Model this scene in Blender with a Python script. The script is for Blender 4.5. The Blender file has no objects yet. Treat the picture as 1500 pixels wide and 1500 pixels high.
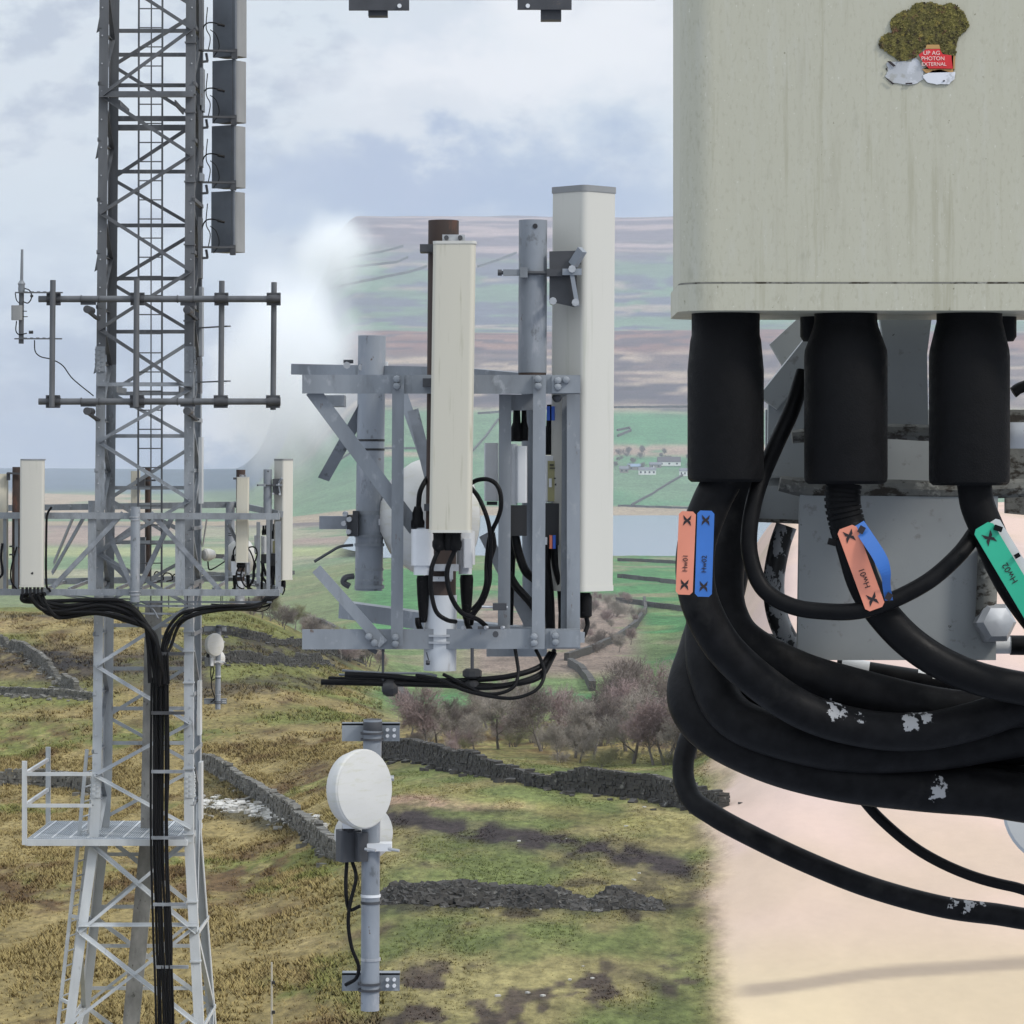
import bpy, bmesh, math, random
import numpy as np
from mathutils import Vector, Matrix
random.seed(7)
scene = bpy.context.scene
COL = scene.collection
R = math.radians
FPX = 5000.0          # focal length in photo pixels (1500 wide)
HOR = 690.0           # eye level

def PD(px, py, d):
    """a point seen at photo pixel (px,py) at real distance d in front of the camera"""
    return Vector(((px-750)/FPX*d, d, (HOR-py)/FPX*d))

def plane(D):
    s = D/FPX
    def f(px, py, off=0.0):
        return Vector(((px-750)*s, D+off, (HOR-py)*s))
    f.s = s; f.D = D
    return f

DT, DM, DC = 53.9, 16.0, 2.8
T, M, C = plane(DT), plane(DM), plane(DC)

# ------------------------------------------------------------------ mesh builder
def perp(d):
    d = d.normalized()
    u = Vector((0,0,1)) if abs(d.z) < 0.9 else Vector((0,1,0))
    a = d.cross(u).normalized()
    return a, a.cross(d).normalized()

class MB:
    def __init__(s): s.v=[]; s.f=[]; s.sm=[]
    def add(s, verts, faces, smooth=False):
        o=len(s.v); s.v += [tuple(x) for x in verts]
        s.f += [tuple(i+o for i in f) for f in faces]; s.sm += [smooth]*len(faces)
        return s
    def box(s, c, size, rot=None):
        c=Vector(c); h=Vector(size)/2; vs=[]
        for z in (-1,1):
            for y in (-1,1):
                for x in (-1,1):
                    p=Vector((x*h.x,y*h.y,z*h.z))
                    if rot is not None: p=rot@p
                    vs.append(c+p)
        return s.add(vs,[(0,2,3,1),(4,5,7,6),(0,1,5,4),(2,6,7,3),(0,4,6,2),(1,3,7,5)])
    def rect(s, a, b, depth):
        """box whose front face spans the two points a,b (same y), going back by depth"""
        a=Vector(a); b=Vector(b)
        return s.box(((a.x+b.x)/2, a.y+depth/2, (a.z+b.z)/2), (abs(a.x-b.x), depth, abs(a.z-b.z)))
    def prism(s, prof, p0, p1, ax, ay, smooth=False, scale1=1.0):
        p0=Vector(p0); p1=Vector(p1); n=len(prof)
        vs=[p0+ax*x+ay*y for x,y in prof]+[p1+ax*x*scale1+ay*y*scale1 for x,y in prof]
        s.add(vs,[(i,(i+1)%n,n+(i+1)%n,n+i) for i in range(n)],smooth)
        o=len(s.v)-2*n
        s.f += [tuple(o+i for i in reversed(range(n))), tuple(o+n+i for i in range(n))]; s.sm += [False,False]
        return s
    def bar(s, p0, p1, w, t, up=None):
        p0=Vector(p0); p1=Vector(p1); d=(p1-p0).normalized()
        if up is None: ax, ay = perp(d)
        else:
            ay=Vector(up); ay=(ay-d*ay.dot(d)).normalized(); ax=d.cross(ay).normalized()
        return s.prism([(-t/2,-w/2),(t/2,-w/2),(t/2,w/2),(-t/2,w/2)],p0,p1,ax,ay)
    def angle(s, p0, p1, w, t, ax, ay):
        """L section: flanges along ax and ay from the heel line p0-p1"""
        d=(Vector(p1)-Vector(p0)).normalized()
        ax=Vector(ax); ax=(ax-d*ax.dot(d)).normalized(); ay=Vector(ay); ay=(ay-d*ay.dot(d)).normalized()
        return s.prism([(0,0),(w,0),(w,t),(t,t),(t,w),(0,w)],p0,p1,ax,ay)
    def tube(s, pts, r, seg=10, smooth_path=0, cap=True):
        pts=[Vector(p) for p in pts]
        if smooth_path: 
            if isinstance(r,(list,tuple)): r=resample(r,smooth_path)
            pts=catmull(pts,smooth_path)
        n=len(pts); rr = r if isinstance(r,(list,tuple)) else [r]*n
        t0=(pts[1]-pts[0]).normalized(); a,b=perp(t0); vs=[]; prev=t0
        for i,p in enumerate(pts):
            t=(pts[min(i+1,n-1)]-pts[max(i-1,0)]).normalized()
            q=prev.rotation_difference(t); a=q@a; b=q@b; prev=t
            for k in range(seg):
                an=2*math.pi*k/seg; vs.append(p+(a*math.cos(an)+b*math.sin(an))*rr[i])
        fs=[(i*seg+k,i*seg+(k+1)%seg,(i+1)*seg+(k+1)%seg,(i+1)*seg+k) for i in range(n-1) for k in range(seg)]
        s.add(vs,fs,True)
        if cap:
            o=len(s.v)-n*seg
            s.f += [tuple(o+k for k in reversed(range(seg))), tuple(o+(n-1)*seg+k for k in range(seg))]; s.sm += [False,False]
        return s
    def cyl(s, p0, p1, r, seg=16, r1=None):
        return s.tube([p0,p1],[r, r if r1 is None else r1],seg)
    def lathe(s, prof, origin, axis, seg=32):
        """prof: list of (radius, distance along axis)"""
        axis=Vector(axis).normalized(); a,b=perp(axis); o=Vector(origin); vs=[]; n=len(prof)
        for r,h in prof:
            for k in range(seg):
                an=2*math.pi*k/seg; vs.append(o+axis*h+(a*math.cos(an)+b*math.sin(an))*max(r,1e-4))
        fs=[(i*seg+k,i*seg+(k+1)%seg,(i+1)*seg+(k+1)%seg,(i+1)*seg+k) for i in range(n-1) for k in range(seg)]
        s.add(vs,fs,True)
        o2=len(s.v)-n*seg
        s.f += [tuple(o2+k for k in reversed(range(seg))), tuple(o2+(n-1)*seg+k for k in range(seg))]; s.sm += [False,False]
        return s
    def slab(s, c, w, d, h, r, rz=0.0, seg=6, tilt=None):
        """upright box with rounded vertical edges; c = centre of its base"""
        prof=rrect(w,d,r,seg); ca,sa=math.cos(rz),math.sin(rz)
        c=Vector(c); top=c+(Vector((0,0,h)) if tilt is None else Vector(tilt)*h)
        return s.prism(prof,c,top,Vector((ca,sa,0)),Vector((-sa,ca,0)),True)
    def build(s, name, mat, parent=None, sharp=35):
        me=bpy.data.meshes.new(name); me.from_pydata(s.v,[],s.f)
        me.polygons.foreach_set('use_smooth',s.sm)
        if mat is not None: me.materials.append(mat)
        me.update()
        bm=bmesh.new(); bm.from_mesh(me); bmesh.ops.recalc_face_normals(bm,faces=bm.faces); bm.to_mesh(me); bm.free()
        if any(s.sm): me.set_sharp_from_angle(angle=R(sharp))
        o=bpy.data.objects.new(name,me); COL.objects.link(o)
        if parent is not None:
            o.parent=parent; o.location=-root_loc(parent)
        return o

def root_loc(p):
    l=Vector((0,0,0))
    while p is not None:
        l+=p.location; p=p.parent
    return l
def resample(r,k):
    out=[]
    for i in range(len(r)-1):
        for j in range(k): out.append(r[i]+(r[i+1]-r[i])*j/k)
    return out+[r[-1]]
def catmull(p,k):
    out=[]; n=len(p)
    for i in range(n-1):
        p0=p[i-1] if i>0 else p[0]*2-p[1]; p1=p[i]; p2=p[i+1]; p3=p[i+2] if i+2<n else p[-1]*2-p[-2]
        for j in range(k):
            t=j/k
            out.append(0.5*((2*p1)+(p2-p0)*t+(2*p0-5*p1+4*p2-p3)*t*t+(3*p1-p0-3*p2+p3)*t**3))
    out.append(p[-1]); return out
def rrect(w,d,r,seg=6):
    r=min(r,w/2-1e-4,d/2-1e-4); out=[]
    for cx,cy,a0 in ((w/2-r,d/2-r,0),(-w/2+r,d/2-r,90),(-w/2+r,-d/2+r,180),(w/2-r,-d/2+r,270)):
        for k in range(seg+1):
            a=R(a0+90*k/seg); out.append((cx+r*math.cos(a),cy+r*math.sin(a)))
    return out

def tag(o,label=None,cat=None,group=None,kind=None):
    if label: o['label']=label
    if cat: o['category']=cat
    if group: o['group']=group
    if kind: o['kind']=kind
    return o
def thing(name,loc,label,cat,group=None):
    o=bpy.data.objects.new(name,None); o.empty_display_size=.2; COL.objects.link(o); o.location=Vector(loc)
    return tag(o,label,cat,group)
def part(mb,name,mat,parent,label=None):
    o=mb.build(name,mat,parent)
    if label: o['label']=label
    return o
def text_mesh(name,txt,size,mat,parent,loc,rot,align='CENTER',ext=0.0003):
    cu=bpy.data.curves.new(name,'FONT'); cu.body=txt; cu.size=size; cu.align_x=align; cu.align_y='CENTER'; cu.extrude=ext
    t=bpy.data.objects.new(name+'_tmp',cu); COL.objects.link(t); bpy.context.view_layer.update()
    me=bpy.data.meshes.new_from_object(t.evaluated_get(bpy.context.evaluated_depsgraph_get()))
    bpy.data.objects.remove(t); bpy.data.curves.remove(cu)
    me.name=name; me.materials.clear(); me.materials.append(mat)
    me.transform(Matrix.Translation(Vector(loc))@rot.to_4x4())
    o=bpy.data.objects.new(name,me); COL.objects.link(o); o.parent=parent; o.location=-root_loc(parent)
    return o

# ------------------------------------------------------------------ materials
def lin(c):
    return tuple(((x/255)/12.92 if x/255<=.04045 else ((x/255+.055)/1.055)**2.4) for x in c)
class N:
    def __init__(s,name):
        s.m=bpy.data.materials.new(name); s.m.use_nodes=True; s.t=s.m.node_tree; s.n=s.t.nodes; s.l=s.t.links
        s.bsdf=s.n['Principled BSDF']
    def new(s,t,**k):
        n=s.n.new(t)
        for a,b in k.items(): setattr(n,a,b)
        return n
    def link(s,a,b): s.l.new(a,b)
    def coords(s,kind='Object',scale=(1,1,1)):
        tc=s.new('ShaderNodeTexCoord'); mp=s.new('ShaderNodeMapping'); mp.inputs['Scale'].default_value=scale
        s.link(tc.outputs[kind],mp.inputs['Vector']); return mp.outputs[0]
    def noise(s,vec,scale,detail=5,rough=.6,dist=0):
        n=s.new('ShaderNodeTexNoise'); n.inputs['Scale'].default_value=scale; n.inputs['Detail'].default_value=detail
        n.inputs['Roughness'].default_value=rough; n.inputs['Distortion'].default_value=dist
        s.link(vec,n.inputs['Vector']); return n.outputs['Fac']
    def mr(s,x,a,b,c,d,clamp=True):
        n=s.new('ShaderNodeMapRange'); n.clamp=clamp
        for i,v in enumerate((a,b,c,d)): n.inputs[1+i].default_value=v
        s.link(x,n.inputs[0]); return n.outputs[0]
    def mix(s,fac,a,b,mode='MIX'):
        n=s.new('ShaderNodeMix'); n.data_type='RGBA'; n.blend_type=mode
        for v,i in ((fac,0),(a,6),(b,7)):
            if hasattr(v,'is_linked'): s.link(v,n.inputs[i])
            elif i==0: n.inputs[0].default_value=v
            else: n.inputs[i].default_value=(*v,1) if len(v)==3 else v
        return n.outputs[2]
    def bump(s,h,strength,dist):
        b=s.new('ShaderNodeBump'); b.inputs['Strength'].default_value=strength; b.inputs['Distance'].default_value=dist
        s.link(h,b.inputs['Height']); s.link(b.outputs[0],s.bsdf.inputs['Normal'])

def mat(name,col,rough=.55,metal=0.0,var=.25,scale=6,stretch=(1,1,1),spots=(),bump=0,bdist=.002,spec=.5):
    """painted / galvanised surface: base colour with soft mottling and stains
    spots: (colour, noise scale, threshold, softness, stretch)"""
    m=N(name); b=m.bsdf; b.inputs['Roughness'].default_value=rough; b.inputs['Metallic'].default_value=metal
    b.inputs['Specular IOR Level'].default_value=spec
    n1=m.noise(m.coords('Object',stretch),scale)
    f=m.mr(n1,.3,.7,1-var,1+var)
    cmb=m.new('ShaderNodeCombineColor')
    for i in range(3): m.link(f,cmb.inputs[i])
    c=m.mix(1.0,col,cmb.outputs[0],'MULTIPLY')
    for sc,ss,th,soft,st in spots:
        q=m.noise(m.coords('Object',st),ss,6,.65)
        c=m.mix(m.mr(q,th,th+soft,0,1),c,sc)
    m.link(c,b.inputs['Base Color'])
    rr=m.mr(n1,.3,.7,max(.05,rough-.12),min(1,rough+.12)); m.link(rr,b.inputs['Roughness'])
    if bump: m.bump(m.noise(m.coords('Object'),scale*6,4),bump,bdist)
    return m.m

UP=Vector((0,0,1))
steel_dark=mat('dark_grey_shade_steel',(.085,.09,.097),.6,.0,.3,3,(1,1,.25),[((.16,.17,.18),9,.62,.1,(1,1,.3))])  # shade of the upper mast is put into this dark tone
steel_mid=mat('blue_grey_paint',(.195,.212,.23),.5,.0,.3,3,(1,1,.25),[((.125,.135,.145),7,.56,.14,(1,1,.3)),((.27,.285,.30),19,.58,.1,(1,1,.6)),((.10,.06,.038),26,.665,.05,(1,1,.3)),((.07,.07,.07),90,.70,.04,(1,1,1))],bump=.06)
steel_low=mat('mid_pale_grey_lit_steel',(.33,.355,.38),.5,.0,.2,3,(1,1,.3),[((.2,.21,.22),9,.6,.1,(1,1,.3)),((.14,.09,.06),30,.70,.04,(1,1,.4))])  # brighter light below the headframe is put into this tone
steel_light=mat('pale_grey_lit_steel',(.43,.45,.46),.5,.0,.15,3,(1,1,.3),[((.2,.2,.19),11,.66,.1,(1,1,.3)),((.16,.1,.06),34,.75,.04,(1,1,.4))])  # brightness of the lower mast is put into this pale tone
steel_brace=mat('galvanised_steel',(.20,.215,.235),.45,.25,.3,5,(1,1,1),[((.11,.12,.125),16,.6,.08,(1,1,1))])
steel_rear=mat('weathered_grey_paint',(.20,.20,.19),.75,.0,.35,5,(1,1,.5),[((.05,.05,.04),14,.6,.1,(1,1,.6))])
radome=mat('pale_radome',(.485,.475,.43),.5,0,.05,2,(1,1,.08),[((.40,.40,.34),26,.58,.18,(1,1,.04)),((.16,.15,.12),150,.73,.03,(1,1,1))],spec=.3)
radome_cream=mat('cream_radome',(.475,.45,.372),.5,0,.08,2,(1,1,.1),[((.36,.34,.25),40,.58,.16,(1,1,.06)),((.2,.17,.12),160,.72,.03,(1,1,1))],spec=.3)
radome_grey=mat('grey_radome',(.215,.22,.22),.6,0,.12,4,(1,1,.3),[((.10,.10,.10),22,.66,.06,(1,1,.6))],spec=.3)
panel_back=mat('dark_metal_back',(.10,.112,.128),.55,.1,.2,3)
rust=mat('rusty_pipe',(.045,.030,.024),.85,0,.35,6,(1,1,.3),[((.12,.05,.03),9,.56,.12,(1,1,.3)),((.2,.2,.2),16,.7,.05,(1,1,.3))],bump=.3)
pole_grey=mat('grey_pole_paint',(.20,.22,.245),.5,.0,.28,3,(1,1,.3),[((.28,.29,.31),9,.56,.12,(1,1,.35)),((.12,.13,.14),14,.60,.06,(1,1,.5)),((.09,.055,.04),22,.67,.04,(1,1,.6))])
pole_pale=mat('pale_pole_paint',(.48,.50,.52),.5,.0,.15,3,(1,1,.3),[((.22,.17,.13),9,.6,.12,(1,1,.25))])
black_rubber=mat('black_rubber',(.005,.005,.0055),.6,0,.35,30,spec=.12,spots=[((.035,.035,.036),50,.6,.1,(1,1,1))])
black_cable=mat('black_cable_jacket',(.005,.005,.0055),.5,0,.3,20,spec=.12,spots=[((.05,.05,.05),25,.68,.05,(1,1,1))])
black_plastic=mat('black_plastic',(.016,.016,.017),.55,0,.2,15)
dark_clamp=mat('dark_clamp_steel',(.05,.052,.057),.6,.2,.3,8,spots=[((.13,.1,.08),20,.66,.06,(1,1,1))])
zinc=mat('bright_zinc',(.42,.43,.44),.35,.6,.15,20)
white_plastic=mat('white_plastic',(.62,.63,.64),.45,0,.06,6,spots=[((.4,.38,.33),14,.66,.1,(1,1,.3))])
dish_white=mat('white_dish_paint',(.50,.495,.47),.5,0,.05,3,(1,1,3),[((.45,.44,.36),9,.52,.2,(1,1,5))])
olive_case=mat('olive_label_case',(.30,.28,.14),.6,0,.12,8,spots=[((.08,.07,.04),60,.68,.03,(1,1,2))])
text_black=mat('black_print',(.012,.012,.014),.6,0,.05,5)
# ------------------------------------------------------------------ numpy noise and terrain
def _hash(ix,iy,seed):
    h=(ix.astype(np.int64)*374761393+iy.astype(np.int64)*668265263+seed*982451653)&0x7fffffff
    h=((h^(h>>13))*1274126177)&0x7fffffff
    return ((h^(h>>16))&0xffff)/65535.0
def vnoise(x,y,seed=0):
    ix=np.floor(x); iy=np.floor(y); fx=x-ix; fy=y-iy; fx=fx*fx*(3-2*fx); fy=fy*fy*(3-2*fy)
    a=_hash(ix,iy,seed); b=_hash(ix+1,iy,seed); c=_hash(ix,iy+1,seed); d=_hash(ix+1,iy+1,seed)
    return (a*(1-fx)+b*fx)*(1-fy)+(c*(1-fx)+d*fx)*fy
def fbm(x,y,oct=4,seed=0,gain=.5):
    s=0;a=1;t=0
    for k in range(oct):
        s=s+a*vnoise(x*2**k,y*2**k,seed+k*17); t+=a; a*=gain
    return s/t
def sst(a,b,x):
    t=np.clip((x-a)/(b-a),0,1); return t*t*(3-2*t)
def band(x,a,b,s):
    return sst(a-s,a+s,x)*(1-sst(b-s,b+s,x))

PROF={ # distance -> photo row of the ground, for three bearings
 'L':[(25,3700),(60,2050),(100,1520),(130,1360),(204,1170),(300,990),(400,893),(450,890),(520,915),(700,950),(1100,905),(1800,845),(2600,800),(3500,768),(4500,742),(6000,722),(7500,700),(8600,691),(9500,689),(12000,686)],
 'M':[(25,3900),(60,2050),(100,1500),(130,1315),(180,1140),(230,1075),(300,1045),(400,1010),(600,950),(1000,880),(1800,814),(2000,808),(3460,759),(3600,748),(3900,700),(4200,662),(4600,598),(4750,585),(5200,525),(5600,484),(5900,486),(6200,480),(6800,430),(7600,365),(8300,325),(8600,318),(9200,322),(12000,400)],
 'R':[(25,3900),(60,2050),(100,1500),(150,1190),(220,960),(300,830),(400,760),(500,740),(620,745),(800,800),(1100,870),(1800,814),(2000,808),(3460,759),(3600,748),(3900,700),(4600,598),(5600,484),(6200,480),(6800,430),(8300,325),(8600,318),(12000,400)]}
_lg=np.linspace(math.log(20),math.log(13000),1400)
_k=np.exp(-np.linspace(-2.2,2.2,23)**2); _k/=_k.sum()
_pz={}
for key,pr in PROF.items():
    d=np.array([p[0] for p in pr],float); z=(HOR-np.array([p[1] for p in pr],float))/FPX*d
    zz=np.interp(_lg,np.log(d),z); zz=np.convolve(np.pad(zz,11,'edge'),_k,'valid'); _pz[key]=zz
def ground(x,y):
    x=np.asarray(x,float); y=np.asarray(y,float); d=np.maximum(y,20.0); px=750+FPX*x/d
    lg=np.log(d); L=np.interp(lg,_lg,_pz['L']); Mz=np.interp(lg,_lg,_pz['M']); Rz=np.interp(lg,_lg,_pz['R'])
    far=sst(3000,5200,d)
    wob=60*(fbm(px/90,lg*3,3,5)-.5)*far
    a=sst(380-60*(1-far)-40*far,560-30*far+60*(1-far),px+wob); b=sst(985,1170,px+8*(vnoise(lg*9,px*0,8)-.5))
    z=L*(1-a)+Mz*a; z=z*(1-b)+Rz*b
    # local relief
    near=np.clip(d/100,.4,2.2)
    z=z+.45*near*(fbm(x/9,y/14,3,1)-.5)+.2*(fbm(x/1.5,y/4.5,3,2)-.5)*(1-sst(300,600,d))
    z=z+sst(420,700,d)*(1-sst(1500,1800,d))*5*(fbm(x/90,y/160,3,3)-.5)
    z=z+far*26*(fbm(x/420,y/900,4,4)-.5)*sst(3600,4600,d)
    # water basin stays below the lake sheet
    lake=band(d,1830,3430,25)*sst(520,640,px)
    z=np.where(lake>0,np.minimum(z,z*(1-lake)+(-47.5)*lake),z)
    return z
def gz(x,y): return float(ground(np.array([x]),np.array([y]))[0])
def hit(px,py,d0=40,d1=9000):
    """where the sight line through a photo pixel meets the ground"""
    d=np.exp(np.linspace(math.log(d0),math.log(d1),6000)); x=(px-750)/FPX*d
    z=ground(x,d); ray=(HOR-py)/FPX*d; k=np.argmax(z>=ray)
    return Vector((float(x[k]),float(d[k]),float(z[k])))

def lerp3(a,b,t): return a*(1-t[...,None])+np.array(b)*t[...,None]
def ground_colour(x,y):
    d=y; px=750+FPX*x/d; z=ground(x,y); py=HOR-FPX*z/d
    n1=fbm(x/14,y/22,4,11); n2=fbm(x/3.1,y/9,4,12); n3=fbm(x/.9,y/3.2,3,13); n4=fbm(x/40,y/70,3,14)
    c=np.zeros(x.shape+(3,))+np.array((.225,.175,.072))
    c=lerp3(c,(.105,.066,.030),sst(.50,.62,n2*.6+n1*.4))          # brown bents
    c=lerp3(c,(.125,.135,.036),sst(.52,.62,n1*.7+n3*.3))          # moss green
    c=lerp3(c,(.28,.22,.10),sst(.60,.72,n3*.5+n2*.5)*.7)          # straw
    # lower middle pasture
    mid=sst(440,600,px)*(1-sst(1000,1090,px))*(1-sst(190,215,d))
    g=lerp3(np.zeros_like(c)+np.array((.118,.138,.046)),(.215,.185,.08),sst(.44,.60,n1*.5+n2*.5))
    g=lerp3(g,(.055,.042,.028),sst(.58,.66,n2*.55+n3*.45)*sst(300,0,py*0+ (1400-py)))
    g=lerp3(g,(.062,.046,.036),sst(.545,.60,n3*.5+n2*.5)*sst(1330,1440,py)*.9)
    c=c*(1-mid[...,None])+g*mid[...,None]
    # greener strip up to the brow (far part of the rough field)
    up=(1-sst(420,540,px))*sst(225,300,d)
    c=lerp3(c,(.135,.140,.042),up*sst(.36,.56,n1))
    # peaty dark bands
    def streak(p0,p1,w,soft,col,c,amt=1.0):
        t=np.clip((px-p0[0])/(p1[0]-p0[0]),-.08,1.08); yy=p0[1]+(p1[1]-p0[1])*t
        inside=sst(-.06,.02,(px-p0[0])/(p1[0]-p0[0]))*(1-sst(.98,1.06,(px-p0[0])/(p1[0]-p0[0])))
        q=np.abs(py-yy+ (n2-.5)*26)/w
        return lerp3(c,col,(1-sst(1-soft,1+soft,q))*inside*amt*(.55+.45*sst(.35,.5,n3)))
    c=streak((560,1195),(1010,1275),17,.5,(.036,.028,.027),c)
    c=streak((600,1180),(900,1200),6,.6,(.036,.03,.022),c,.7)
    c=streak((560,1176),(780,1184),6,.5,(.30,.20,.14),c,.8)
    c=streak((540,1150),(1000,1215),10,.7,(.24,.21,.075),c,.6)
    c=streak((545,1328),(985,1335),9,.6,(.03,.028,.022),c,.8)
    c=streak((880,1415),(990,1450),12,.6,(.05,.036,.03),c,.9)
    c=streak((-40,968),(300,985),25,.5,(.05,.038,.030),c,.95)
    c=streak((60,966),(140,972),10,.5,(.028,.024,.022),c)
    c=streak((280,950),(520,962),14,.5,(.042,.034,.028),c,.9)
    c=streak((280,1012),(490,1000),10,.6,(.045,.035,.026),c,.8)
    c=streak((-40,905),(150,905),4,.5,(.05,.045,.035),c,.8)
    c=streak((280,1175),(470,1215),16,.7,(.05,.046,.03),c,.8)
    c=streak((280,1140),(420,1190),12,.7,(.07,.07,.028),c,.7)
    # valley fields
    v=np.maximum(sst(410,560,d),sst(235,330,d)*sst(500,600,px))*(1-sst(1780,1830,d))
    cell=fbm(x/160+3*n4,y/420,2,21)
    f=lerp3(np.zeros_like(c)+np.array((.062,.165,.062)),(.12,.17,.07),sst(.45,.6,cell))
    f=lerp3(f,(.20,.175,.11),sst(.62,.72,n4)*.7)
    f=lerp3(f,(.20,.155,.125),band(px,690,935,25)*band(py,874,988,10)*sst(.18,.36,n1))
    f=lerp3(f,(.17,.17,.085),(1-sst(480,560,px))*.7)
    c=c*(1-v[...,None])+f*v[...,None]
    lm=(1-sst(540,640,px))*sst(1700,1850,d)*(1-sst(3380,3500,d))
    c=c*(1-lm[...,None])+lerp3(np.zeros_like(c)+np.array((.12,.175,.09)),(.24,.23,.15),sst(.45,.6,fbm(x/120,y/300,3,61)))*lm[...,None]
    c=lerp3(c,(.25,.185,.15),(1-sst(480,560,px))*band(py,742,800,8)*sst(.36,.5,fbm(x/90,y/500,4,63)))
    c=lerp3(c,(.13,.10,.095),(1-sst(480,560,px))*band(py,736,772,5)*sst(.45,.55,fbm(x/70,y/500,4,64)))
    c=lerp3(c,(.25,.27,.13),(1-sst(480,560,px))*band(py,802,815,3))
    # beyond the water
    c=lerp3(c,(.27,.21,.14),sst(3400,3440,d))
    f2=lerp3(np.zeros_like(c)+np.array((.065,.165,.075)),(.10,.17,.09),sst(.4,.6,fbm(x/200,y/300,3,31)))
    c=np.where((d>3640)[...,None],lerp3(c,(0,0,0),np.ones_like(d))+f2,c)
    c=lerp3(c,(.26,.19,.14),band(py,652,668,4)*(d>3600)*sst(.35,.5,fbm(x/60,y/100,3,33)))
    m=sst(4520,4640,d)
    mo=lerp3(np.zeros_like(c)+np.array((.12,.085,.08)),(.29,.22,.165),sst(.46,.60,fbm(x/130,y/75,5,35)))
    mo=lerp3(mo,(.055,.042,.05),band(py,553,592,7)*sst(.3,.52,fbm(x/90,y/50,4,36)))
    mo=lerp3(mo,(.165,.078,.064),(1-sst(505,525,py))*.8)
    mo=lerp3(mo,(.06,.045,.055),sst(.55,.62,fbm(x/75,y/55,4,37))*.8)
    c=c*(1-m[...,None])+mo*m[...,None]
    m=sst(5650,5900,d)
    mo=lerp3(np.zeros_like(c)+np.array((.105,.15,.105)),(.27,.21,.18),sst(.52,.62,fbm(x/190,y/120,5,41))*.8)
    mo=lerp3(mo,(.085,.088,.115),sst(.50,.60,fbm(x/150,y/85,5,42)))
    mo=lerp3(mo,(.11,.17,.11),sst(.56,.62,fbm(x/120,y/140,3,43)))
    t=1-sst(352,395,py+40*(fbm(x/300,y/300,3,44)-.5))
    hb=lerp3(np.zeros_like(c)+np.array((.115,.088,.105)),(.27,.20,.19),sst(.52,.64,fbm(x/260,y/90,5,45)))
    mo=mo*(1-t[...,None])+hb*t[...,None]
    c=c*(1-m[...,None])+mo*m[...,None]
    # far land on the low side
    lf=(1-sst(400,520,px))*sst(3600,4200,d)
    lo=lerp3(np.zeros_like(c)+np.array((.13,.18,.10)),(.30,.23,.16),sst(.5,.6,fbm(x/260,y/800,4,51)))
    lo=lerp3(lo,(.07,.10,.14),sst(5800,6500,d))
    c=c*(1-lf[...,None])+lo*lf[...,None]
    # bleached pasture
    pale=sst(1020,1085,px+50*(n2-.5)+40*(n1-.5))*(1-sst(600,900,d))
    n5=fbm(x/9,y/30,3,77)
    pc=lerp3(np.zeros_like(c)+np.array((.52,.42,.28)),(.53,.395,.33),sst(1440,1330,py*1.0))
    pc=lerp3(pc,(.42,.33,.235),sst(.45,.7,n5)*.6)
    pc=lerp3(pc,(.46,.36,.34),sst(.5,.68,fbm(x/14,y/24,2,78))*.5)
    pc=lerp3(pc,(.25,.20,.155),(1-sst(.5,1.5,np.abs(py-(1452-30*sst(1060,1350,px)-16*sst(1300,1600,px)))/9))*sst(1060,1110,px)*.8)
    c=c*(1-pale[...,None])+pc*pale[...,None]
    return np.clip(c,0.004,.8), 1-.95*pale

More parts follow.
